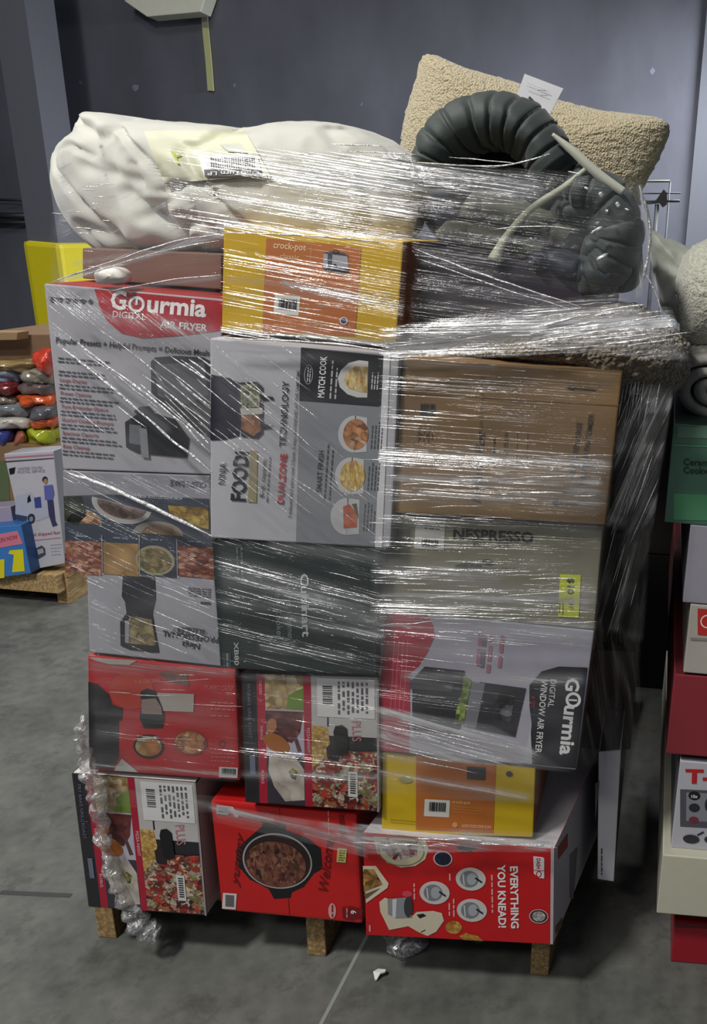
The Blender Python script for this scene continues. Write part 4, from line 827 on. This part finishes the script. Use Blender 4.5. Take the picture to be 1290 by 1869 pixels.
g = MB(); blob(g, [(62, 655), (76, 642), (92, 640), (98, 668), (92, 690), (76, 680)], (82, 664), 3.05, 0.08, film_bag('#c83c28'), 40, 14, 0.7, wrink(30, 0.03)); g.build('plastic_bag', loc=at(82, 690, 3.05), label='crumpled scarlet bag beside the brown cartons on top of the left heap', cat='bag', group='goods heaped in the left carton')
Carton('flap_carton', 'worn brown carton on top of the left heap, nearer the light grey fryer box', 'box', [(-70, 612), (92, 610), (92, 652), (-70, 656)], 3.15, 0.5, '#7c6450', '#6a5442', '#8a7058').done()
Carton('low_carton', 'light brown open carton flap at the top left corner of the left heap', 'box', [(-70, 605), (32, 606), (30, 620), (-70, 622)], 3.08, 0.06, '#9c8260', '#8a7254', '#a88c68').done()

# ---------------------------------------------------------------- litter on the floor
def clear_plastic(name, milk=0.35, scale=60, stretch=(1, 1, 1), thr=(0.45, 0.62)):
    if name in MC: return MC[name]
    m = bpy.data.materials.new(name); m.use_nodes = True; n, l = m.node_tree.nodes, m.node_tree.links; n.remove(n['Principled BSDF']); out = n['Material Output']
    t = n.new('ShaderNodeTexCoord'); mp = n.new('ShaderNodeMapping'); mp.inputs['Scale'].default_value = stretch; z = n.new('ShaderNodeTexNoise'); z.inputs['Scale'].default_value = scale; z.inputs['Detail'].default_value = 4; z.inputs['Distortion'].default_value = 1.2
    r = n.new('ShaderNodeMapRange'); r.inputs[1].default_value = thr[0]; r.inputs[2].default_value = thr[1]; r.inputs[3].default_value = milk * 0.35; r.inputs[4].default_value = milk * 1.9; 
    bp = n.new('ShaderNodeBump'); bp.inputs['Strength'].default_value = 1.0; bp.inputs['Distance'].default_value = 0.008
    tr = n.new('ShaderNodeBsdfTransparent'); df = n.new('ShaderNodeBsdfDiffuse'); df.inputs[0].default_value = (0.93, 0.93, 0.95, 1); gl = n.new('ShaderNodeBsdfGlossy'); gl.inputs['Roughness'].default_value = 0.24 if 'fold' in name else 0.15
    a = n.new('ShaderNodeMixShader'); a.inputs[0].default_value = 0.5; b_ = n.new('ShaderNodeMixShader'); c_ = n.new('ShaderNodeMixShader'); c_.inputs[0].default_value = 0.10
    l.new(t.outputs['Object'], mp.inputs[0]); l.new(mp.outputs[0], z.inputs['Vector']); l.new(z.outputs[0], r.inputs[0]); l.new(z.outputs[0], bp.inputs['Height']); l.new(bp.outputs[0], gl.inputs['Normal']); l.new(bp.outputs[0], df.inputs['Normal'])
    l.new(df.outputs[0], a.inputs[1]); l.new(gl.outputs[0], a.inputs[2]); l.new(tr.outputs[0], c_.inputs[1]); l.new(gl.outputs[0], c_.inputs[2]); l.new(c_.outputs[0], b_.inputs[1]); l.new(a.outputs[0], b_.inputs[2]); l.new(r.outputs[0], b_.inputs[0]); l.new(b_.outputs[0], out.inputs[0])
    MC[name] = m; return m
CP = clear_plastic('crumpled clear plastic', 0.4, 70)
yb = atz(740, 1757, 0).y
g = MB(); blob(g, [(702, 1722), (706, 1712), (740, 1706), (776, 1712), (779, 1728), (765, 1748), (745, 1757), (715, 1744)], (740, 1730), yb + 0.06, 0.06, CP, 60, 20, 0.8, wrink(35, 0.02, 60, 0.01)); g.v = [(x, y, max(z, 0.003)) for x, y, z in g.v]
g.build('plastic_wad', loc=(g.v[0][0], yb + 0.05, 0.0), label='crumpled ball of clear plastic on the floor under the red mixer box', cat='plastic')
g = MB(); blob(g, [(852, 1722), (870, 1716), (900, 1722), (890, 1732), (868, 1734)], (875, 1725), 1.50, 0.04, CP, 40, 14, 0.8, wrink(35, 0.01)); g.v = [(x, y, max(z, 0.003)) for x, y, z in g.v]; g.build('plastic_scrap', loc=(g.v[0][0], 1.5, 0.0), label='small scrap of clear plastic under the right half of the load', cat='plastic')
g = MB(); pts = [(681, 1775), (690, 1770), (704, 1771), (703, 1775), (694, 1778), (688, 1789), (684, 1790)]
P_ = [atz(x, y, 0.012 if 1 < i < 5 else 0.003) for i, (x, y) in enumerate(pts)]
g.add(P_ + [p + Vector((0, 0, 0.004)) for p in P_], [list(range(7)), list(range(7, 14))[::-1]] + [[i, (i + 1) % 7, 7 + (i + 1) % 7, 7 + i] for i in range(7)], M('#e8e8e4', 0.6)); g.build('paper_scrap', loc=P_[6], label='small curled white scrap on the floor in front of the pallet', cat='paper scrap')

# ---------------------------------------------------------------- stretch film round the load
def film_mat():
    m = bpy.data.materials.new('stretch_film'); m.use_nodes = True; n, l = m.node_tree.nodes, m.node_tree.links; n.remove(n['Principled BSDF']); out = n['Material Output']
    uv = n.new('ShaderNodeUVMap'); uv.uv_map = 'grain'; at_ = n.new('ShaderNodeAttribute'); at_.attribute_name = 'crease'
    sp = n.new('ShaderNodeSeparateColor'); l.new(at_.outputs['Color'], sp.inputs[0])
    def nz(sc_, det, dist=0.0):
        mp = n.new('ShaderNodeMapping'); mp.inputs['Scale'].default_value = sc_; z = n.new('ShaderNodeTexNoise'); z.inputs['Scale'].default_value = 1; z.inputs['Detail'].default_value = det; z.inputs['Distortion'].default_value = dist
        l.new(uv.outputs[0], mp.inputs[0]); l.new(mp.outputs[0], z.inputs['Vector']); return z.outputs['Fac']
    def mth(op, a, b=None, clamp=False):
        q = n.new('ShaderNodeMath'); q.operation = op; q.use_clamp = clamp
        for i, v in enumerate((a, b)):
            if v is None: continue
            if isinstance(v, (int, float)): q.inputs[i].default_value = v
            else: l.new(v, q.inputs[i])
        return q.outputs[0]
    fine, mid, crumple = nz((3.5, 300, 1), 2), nz((1.6, 95, 1), 3, 0.2), nz((28, 70, 1), 4, 1.2)
    h = mth('ADD', mth('MULTIPLY', fine, 0.5), mth('MULTIPLY', mid, 0.5))
    dens = sp.outputs[0]; edge = sp.outputs[2]
    h2 = mth('ADD', h, mth('MULTIPLY', mth('SUBTRACT', crumple, 0.5), 0.22))
    thr = mth('SUBTRACT', 0.70, mth('MULTIPLY', dens, 0.25))
    mask = mth('MULTIPLY', mth('SUBTRACT', h2, thr), 12.0, True)  # milky creases, their opaque white also painted in for highlights
    al = mth('ADD', mth('MULTIPLY', mth('POWER', dens, 1.6), 0.30), 0.025)
    al = mth('ADD', al, mth('MULTIPLY', mask, mth('ADD', mth('MULTIPLY', dens, 0.55), 0.12)), True)
    al = mth('MULTIPLY', al, edge)
    bp = n.new('ShaderNodeBump'); bp.inputs['Strength'].default_value = 1.0; bp.inputs['Distance'].default_value = 0.006; l.new(h2, bp.inputs['Height'])
    tr = n.new('ShaderNodeBsdfTransparent'); df = n.new('ShaderNodeBsdfDiffuse'); df.inputs[0].default_value = (0.74, 0.75, 0.78, 1)
    gl = n.new('ShaderNodeBsdfGlossy'); gl.inputs['Roughness'].default_value = 0.16; gl.inputs['Color'].default_value = (1, 1, 1, 1)
    l.new(bp.outputs[0], gl.inputs['Normal'])
    clear = n.new('ShaderNodeMixShader'); l.new(mth('MULTIPLY', mth('ADD', 0.05, mth('MULTIPLY', dens, 0.10)), edge), clear.inputs[0]); l.new(tr.outputs[0], clear.inputs[1]); l.new(gl.outputs[0], clear.inputs[2])
    milk = n.new('ShaderNodeMixShader'); milk.inputs[0].default_value = 0.45; l.new(df.outputs[0], milk.inputs[1]); l.new(gl.outputs[0], milk.inputs[2])
    fin = n.new('ShaderNodeMixShader'); l.new(al, fin.inputs[0]); l.new(clear.outputs[0], fin.inputs[1]); l.new(milk.outputs[0], fin.inputs[2]); l.new(fin.outputs[0], out.inputs[0])
    return m
FILM = film_mat()
wrap = empty('stretch_wrap', (-0.58, 1.27, 0.2), 'clear stretch film wound round the tall load of boxes in the middle', 'plastic wrap')
def layer(name, q, Y, ang, base, strokes, nx=70, ny=70, wav=0.006, fade=0.06, ang2=None, bulge=0.0, Yb=None):
    """one sheet of film between four corners; strokes = (x0,y0,x1,y1,width,amount) bundles of creases, whitened where highlights fall; Y front distance (top), Yb (bottom)"""
    Yb = Y if Yb is None else Yb
    vs, uvs, cs = [], [], []; O = at(q[0][0], q[0][1], Y)
    for j in range(ny + 1):
        for i in range(nx + 1):
            u, v = i / nx, j / ny
            x = (q[0][0] * (1 - u) + q[1][0] * u) * (1 - v) + (q[3][0] * (1 - u) + q[2][0] * u) * v
            y = (q[0][1] * (1 - u) + q[1][1] * u) * (1 - v) + (q[3][1] * (1 - u) + q[2][1] * u) * v
            yy = Y * (1 - v) + Yb * v - bulge * math.sin(math.pi * v)
            A = math.radians(ang if ang2 is None else ang * (1 - v) + ang2 * v)
            p = at(x, y, yy)
            s_, t_ = math.cos(A) * (p.x - O.x) - math.sin(A) * (p.z - O.z), math.sin(A) * (p.x - O.x) + math.cos(A) * (p.z - O.z)
            wv = wav * noise.noise(Vector((s_ * 5, t_ * 32, Y * 9)))
            vs.append(p + Vector((0, wv, 0)))
            d = base * (0.55 + 1.2 * noise.noise(Vector((x / 90, y / 40, 3.1))))
            for (x0, y0, x1, y1, wd, am) in strokes:
                L2 = (x1 - x0) ** 2 + (y1 - y0) ** 2; tt = max(0, min(1, ((x - x0) * (x1 - x0) + (y - y0) * (y1 - y0)) / L2))
                dd = math.hypot(x - x0 - tt * (x1 - x0), y - y0 - tt * (y1 - y0)) / wd
                d = max(d, am * math.exp(-dd * dd))
            e = min(1, u / fade, (1 - u) / fade) * min(1, v / fade, (1 - v) / fade) if fade > 0 else 1
            uvs.append((s_, t_)); cs.append((max(0, min(1, d)), 0, e, 1))
    me = bpy.data.meshes.new(name); o0 = Vector(wrap.location)
    fs = [[j * (nx + 1) + i, j * (nx + 1) + i + 1, (j + 1) * (nx + 1) + i + 1, (j + 1) * (nx + 1) + i] for j in range(ny) for i in range(nx)]
    me.from_pydata([tuple(v - o0) for v in vs], [], fs); me.materials.append(FILM)
    ul = me.uv_layers.new(name='grain'); 
    for lp in me.loops: ul.data[lp.index].uv = uvs[lp.vertex_index]
    ca = me.color_attributes.new('crease', 'FLOAT_COLOR', 'POINT')
    for i, c in enumerate(cs): ca.data[i].color = c
    me.polygons.foreach_set('use_smooth', [True] * len(me.polygons)); me.update()
    o = bpy.data.objects.new(name, me); C.objects.link(o); o.parent = wrap
    return o
FY = 1.275
# upper left, pulled down to the right across the light grey box and the two-basket box
layer('film_sheet', [(78, 516), (410, 545), (392, 872), (112, 862)], 1.31, 38, 0.30, [(84, 560, 410, 610, 20, 0.75), (250, 640, 390, 760, 60, 0.62), (110, 635, 300, 780, 14, 0.6)])
layer('film_sheet', [(380, 612), (735, 640), (716, 1004), (380, 984)], FY, 38, 0.34, [(380, 690, 520, 800, 40, 0.5), (450, 850, 700, 960, 50, 0.5), (390, 640, 470, 690, 30, 0.5)])
layer('film_sheet', [(112, 856), (392, 866), (404, 1052), (119, 1046)], 1.31, 24, 0.22, [(120, 880, 388, 985, 16, 0.5)])
layer('film_sheet', [(158, 1040), (392, 1046), (408, 1222), (160, 1204)], 1.31, 22, 0.34, [(300, 1110, 400, 1160, 20, 0.4)])
layer('film_sheet', [(384, 975), (710, 990), (702, 1240), (398, 1222)], FY, 12, 0.16, [(420, 1045, 690, 1130, 38, 0.80), (400, 1100, 560, 1110, 16, 0.6), (520, 1130, 700, 1160, 14, 0.9), (500, 990, 700, 1020, 14, 0.7), (480, 1180, 640, 1200, 8, 0.6)], ang2=10)
# right column, level bands
layer('film_sheet', [(688, 640), (1140, 672), (1106, 970), (690, 968)], FY, -1, 0.20, [(700, 835, 1110, 850, 26, 0.85), (700, 900, 1100, 905, 30, 0.72), (720, 870, 1090, 880, 14, 0.9), (700, 660, 900, 668, 10, 0.7)])
layer('film_sheet', [(672, 940), (1106, 948), (1088, 1160), (676, 1140)], FY, -3, 0.30, [(690, 1040, 900, 1055, 30, 0.8), (700, 1095, 1080, 1090, 30, 0.85), (700, 948, 820, 946, 8, 0.5)])
layer('film_sheet', [(676, 1105), (1092, 1130), (1056, 1412), (680, 1376)], 1.28, -1, 0.30, [(700, 1130, 1080, 1150, 40, 0.80), (740, 1235, 1060, 1240, 12, 0.9), (700, 1180, 900, 1190, 20, 0.6), (690, 1350, 760, 1385, 24, 0.6)], ang2=6)
layer('film_sheet', [(684, 1285), (900, 1320), (1055, 1412), (682, 1380)], 1.27, 13, 0.5, [(700, 1300, 960, 1375, 30, 1.0), (690, 1340, 900, 1395, 26, 1.0)])
layer('film_sheet', [(682, 1368), (990, 1398), (985, 1470), (684, 1450)], 1.285, 8, 0.40, [(690, 1410, 960, 1455, 8, 0.8), (690, 1380, 960, 1400, 14, 0.6)])
# rows low on the left
layer('film_sheet', [(155, 1190), (436, 1214), (440, 1428), (160, 1412)], 1.30, 3, 0.44, [(160, 1215, 430, 1225, 16, 0.75), (170, 1395, 430, 1412, 6, 0.8), (175, 1300, 420, 1320, 12, 0.45)])
layer('film_sheet', [(432, 1222), (694, 1232), (696, 1440), (438, 1424)], 1.285, 2, 0.28, [(440, 1232, 690, 1240, 10, 0.5), (440, 1412, 696, 1416, 7, 0.9), (500, 1300, 690, 1310, 30, 0.4)])
# lowest band, sagging from the left corner to the mixer box
layer('film_sheet', [(150, 1430), (400, 1452), (400, 1484), (150, 1470)], 1.30, 10, 0.15, [(300, 1452, 400, 1474, 8, 0.7)])
layer('film_sheet', [(380, 1462), (670, 1512), (672, 1568), (380, 1500)], 1.29, 11, 0.7, [(600, 1500, 670, 1545, 26, 1.0), (384, 1474, 500, 1492, 8, 1.0), (400, 1482, 660, 1535, 14, 0.9), (560, 1520, 668, 1545, 16, 0.9)])
layer('film_sheet', [(640, 1500), (1015, 1520), (1015, 1556), (640, 1560)], 1.285, 3, 0.95, [(655, 1520, 700, 1545, 30, 1.0), (650, 1530, 700, 1535, 24, 1.0), (700, 1528, 1010, 1540, 9, 1.0)])
# round the soft goods on top
layer('film_sheet', [(104, 255), (330, 240), (416, 430), (86, 520)], 1.34, -28, 0.45, [(110, 290, 120, 420, 22, 0.8), (180, 240, 196, 330, 6, 0.8), (130, 250, 110, 360, 18, 0.6), (290, 360, 340, 440, 10, 0.8), (100, 515, 400, 425, 8, 0.95), (140, 480, 410, 436, 6, 0.8), (150, 350, 280, 370, 50, 0.6), (290, 400, 330, 450, 24, 0.7)])
layer('film_sheet', [(96, 440), (412, 425), (408, 556), (84, 522)], 1.32, -10, 0.22, [(110, 512, 400, 430, 6, 0.9), (200, 530, 405, 505, 6, 0.8)])
layer('film_sheet', [(300, 262), (770, 282), (760, 440), (300, 430)], 1.36, 4, 0.34, [(560, 330, 760, 350, 60, 0.95), (400, 410, 740, 436, 12, 0.95), (460, 300, 700, 300, 14, 0.6), (520, 380, 740, 400, 30, 0.8)])
layer('film_sheet', [(400, 404), (745, 432), (735, 640), (400, 612)], 1.29, 5, 0.26, [(410, 412, 740, 436, 6, 1.0), (405, 508, 520, 518, 6, 0.9), (520, 520, 736, 560, 14, 0.95), (405, 600, 735, 632, 8, 1.0), (420, 590, 600, 604, 6, 0.5)])
layer('film_sheet', [(700, 290), (1190, 320), (1180, 560), (700, 470)], 1.37, 3, 0.08, [(700, 330, 960, 345, 50, 0.80), (700, 310, 1000, 300, 8, 0.7), (740, 430, 1000, 440, 10, 0.5), (1040, 440, 1130, 400, 30, 0.4)])
layer('film_sheet', [(715, 430), (1060, 560), (1060, 650), (715, 640)], 1.36, 3, 0.34, [(720, 618, 1000, 590, 14, 0.9), (740, 560, 1050, 562, 8, 0.5), (740, 520, 1000, 545, 8, 0.5)])
layer('film_sheet', [(700, 596), (1130, 528), (1262, 640), (700, 660)], 1.285, -7, 0.45, [(705, 636, 900, 618, 13, 1.0), (880, 612, 1180, 570, 34, 1.0), (1100, 580, 1230, 600, 26, 0.85), (1000, 630, 1200, 610, 16, 0.7)], wav=0.012)
layer('film_sheet', [(690, 598), (1000, 566), (1010, 640), (690, 650)], 1.27, -6, 0.7, [(700, 628, 1000, 600, 22, 1.0)])
layer('film_sheet', [(950, 562), (1225, 556), (1262, 660), (960, 640)], 1.275, -10, 1.0, [(960, 600, 1200, 590, 30, 1.0)], wav=0.012)
# hanging off the right corner
layer('film_sheet', [(1128, 690), (1232, 700), (1190, 980), (1100, 960)], 1.37, 108, 0.95, [(1180, 700, 1160, 900, 50, 0.85), (1140, 700, 1130, 930, 24, 0.8), (1205, 720, 1160, 900, 8, 0.8)], wav=0.03, Yb=1.45)
layer('film_sheet', [(1096, 950), (1190, 960), (1176, 1170), (1080, 1150)], 1.42, 100, 0.42, [(1160, 990, 1120, 1150, 6, 0.7), (1090, 1140, 1130, 1150, 14, 0.6)], wav=0.03, Yb=1.45)
layer('film_sheet', [(1082, 1130), (1170, 1150), (1170, 1410), (1052, 1400)], 1.44, 80, 0.10, [(1100, 1150, 1150, 1280, 8, 0.4), (1120, 1440, 1190, 1380, 6, 0.6)], wav=0.03, Yb=1.5)
layer('film_sheet', [(1120, 320), (1182, 336), (1240, 560), (1150, 545)], 1.42, 80, 0.3, [(1168, 340, 1185, 440, 7, 1.0), (1185, 440, 1165, 540, 10, 0.9), (1190, 500, 1212, 560, 6, 0.9)], wav=0.02)
# strong rolled-up folds standing off the sheets; their white stands in for highlights
FOLD = clear_plastic('rolled film fold', 0.80, 50, (1, 1, 1), (0.25, 0.5))
def fold(pts, Y, w0, w1=None, name='film_fold_glint', g=None):
    w1 = w0 if w1 is None else w1; n = max(12, int(math.hypot(pts[-1][0] - pts[0][0], pts[-1][1] - pts[0][1]) / 8))
    P = spline(pts, n, False) if len(pts) > 2 else [(pts[0][0] + (pts[1][0] - pts[0][0]) * i / (n - 1), pts[0][1] + (pts[1][1] - pts[0][1]) * i / (n - 1)) for i in range(n)]
    k = random.random() * 50; W = []; V = []
    for i, (x, y) in enumerate(P):
        t = i / (n - 1); p = at(x, y, Y); V.append(p + Vector((0, 0.002, 0.0012)) * noise.noise(p * 30 + Vector((k, 0, 0))))
        W.append((w0 * (1 - t) + w1 * t) * (0.65 + 0.6 * noise.noise(p * 25 + Vector((0, k, 0))) + 0.35) * min(1, 5 * t + 0.1, 5 * (1 - t) + 0.1) / 2000)
    own = g is None; g = g or MB(); g.tube(V, W, FOLD, 6)
    if own: g.build(name, wrap)
for pts, wd in ((((106, 628), (200, 703), (300, 790), (388, 862)), 4.2), (((140, 622), (180, 655), (250, 706), (330, 770), (386, 828)), 4.0), (((150, 640), (220, 690), (290, 745)), 1.5), (((260, 683), (330, 735), (386, 775)), 2.2), (((278, 655), (340, 700), (390, 738)), 1.8), (((310, 650), (388, 700)), 2.4), (((345, 655), (392, 690)), 2.6), (((320, 690), (388, 745)), 2.4), (((300, 730), (388, 815)), 2.2), (((256, 700), (300, 738), (380, 805)), 2.6), (((360, 650), (390, 670)), 2.2), (((330, 655), (388, 698)), 1.8), (((290, 700), (388, 790)), 1.6), (((120, 860), (200, 890), (300, 935), (388, 980)), 6.5), (((128, 856), (230, 905), (330, 950)), 2.0), (((300, 718), (386, 805)), 1.3), (((180, 600), (250, 650), (300, 700)), 1.0)):
    fold(pts, 1.30, wd)
for pts, wd in ((((90, 516), (200, 478), (320, 440), (420, 424)), 2.2), (((130, 510), (280, 462), (400, 438)), 1.4), (((200, 532), (300, 512), (404, 502)), 1.6), (((400, 424), (520, 428), (640, 436), (745, 450)), 2.0), (((385, 616), (520, 622), (640, 630), (730, 645)), 3.0), (((700, 632), (820, 622), (980, 596), (1060, 575)), 4.0), (((700, 642), (800, 640), (900, 630)), 2.6), (((404, 606), (520, 612), (640, 622), (728, 634)), 2.0)):
    fold(pts, 1.275, wd)
for pts, wd, yy in ((((1166, 338), (1182, 390), (1186, 430), (1180, 480), (1168, 530)), 5, 1.42), (((1180, 500), (1200, 545), (1212, 590)), 3.5, 1.42), (((760, 296), (850, 302), (930, 300), (1005, 280)), 2.2, 1.37), (((1078, 426), (1100, 414)), 7, 1.37), (((1088, 475), (1110, 463)), 7, 1.37), (((1094, 350), (1099, 360)), 6, 1.37), (((1125, 368), (1130, 378)), 6, 1.37), (((1066, 342), (1074, 346)), 4, 1.37), (((1104, 384), (1110, 386)), 4, 1.37), (((1036, 312), (1060, 318)), 3, 1.37), (((1140, 380), (1148, 383)), 4, 1.37), (((900, 418), (980, 412), (1060, 420)), 1.5, 1.37), (((760, 470), (900, 520), (1050, 566)), 2, 1.37), (((745, 450), (880, 500), (1060, 560)), 2.6, 1.37)):
    fold(list(pts), yy, wd)  # the short dashes are highlight specks shaped as bits of fold
r_ = random.Random(11)
def bundle(x0, y0, x1, y1, n, spread, ang, lmin, lmax, wd, Y):
    g = MB()   # one gathered bundle of creases in the film
    for _ in range(n):
        t = r_.random(); x = x0 + (x1 - x0) * t; y = y0 + (y1 - y0) * t + r_.gauss(0, spread); L = r_.uniform(lmin, lmax); a = math.radians(ang + r_.gauss(0, 1.5))
        fold([(x - math.cos(a) * L / 2, y - math.sin(a) * L / 2), (x + math.cos(a) * L / 2, y + math.sin(a) * L / 2)], Y, wd * r_.uniform(0.5, 1.2), g=g)
    g.build('film_crease', wrap)
FOLD_SETS = [(395, 700, 640, 720, 14, 40, 38, 60, 140, 1.3, 1.262), (150, 700, 380, 720, 8, 60, 39, 60, 140, 1.2, 1.30), (420, 860, 700, 940, 12, 40, 38, 40, 110, 1.0, 1.262), (170, 1080, 390, 1140, 12, 30, 22, 30, 90, 1.1, 1.295), (1130, 720, 1200, 740, 10, 30, 100, 60, 160, 2.0, 1.365), (1130, 800, 1180, 860, 10, 40, 112, 60, 160, 2.0, 1.365), (960, 600, 1230, 600, 20, 20, -8, 40, 130, 2.2, 1.265), (650, 1532, 1000, 1540, 16, 5, 3, 20, 70, 1.8, 1.275), (100, 350, 200, 380, 16, 40, 2, 10, 34, 1.2, 1.33), (1110, 1020, 1160, 1080, 8, 50, 105, 40, 120, 1.4, 1.40), (560, 340, 740, 350, 16, 34, 4, 60, 160, 1.5, 1.345), (720, 335, 900, 340, 12, 30, 4, 60, 170, 1.2, 1.36), (440, 1070, 680, 1110, 16, 26, 12, 50, 140, 1.2, 1.265), (720, 880, 1070, 885, 22, 34, -1, 30, 130, 1.1, 1.265),
             (720, 1060, 1060, 1090, 18, 34, -2, 40, 130, 1.1, 1.265), (740, 1335, 900, 1365, 16, 20, 14, 60, 160, 1.3, 1.262), (740, 620, 1000, 600, 12, 10, -6, 60, 140, 1.4, 1.275), (560, 540, 720, 560, 12, 14, 5, 20, 60, 1.3, 1.282), (420, 720, 650, 900, 14, 60, 38, 50, 130, 0.8, 1.265), (200, 1290, 400, 1310, 10, 50, 1, 30, 110, 0.7, 1.29)]
for a in FOLD_SETS: bundle(*a)
# twisted tail hanging at the lower left corner down to the floor
TAIL = clear_plastic('twisted film tail', 0.42, 60)
def tail(pts, Y0, Y1, wd, nm='film_tail'):
    n = 90; P = spline(pts, n, False); V, W = [], []
    for i, (x, y, w_) in enumerate(P):
        t = i / (n - 1); p = at(x, y, Y0 * (1 - t) + Y1 * t); V.append(p); W.append(w_ / 2000 * (1 + 0.25 * math.sin(i * 1.3)))
    g = MB(); g.tube(V, W, TAIL, 16)
    g.v = [tuple(Vector(v) + Vector((noise.noise(Vector(v) * 45), noise.noise(Vector(v) * 45 + Vector((9, 0, 0))), noise.noise(Vector(v) * 45 + Vector((0, 9, 0))))) * 0.009) for v in g.v]
    g.v = [(x, y, max(z, 0.004)) for x, y, z in g.v]
    return g.build(nm, wrap)
tail([(152, 1308, 14), (148, 1350, 20), (160, 1400, 26), (176, 1440, 30), (184, 1500, 24), (200, 1570, 26), (222, 1630, 30), (252, 1680, 40), (282, 1706, 34)], 1.29, 1.345, 1)
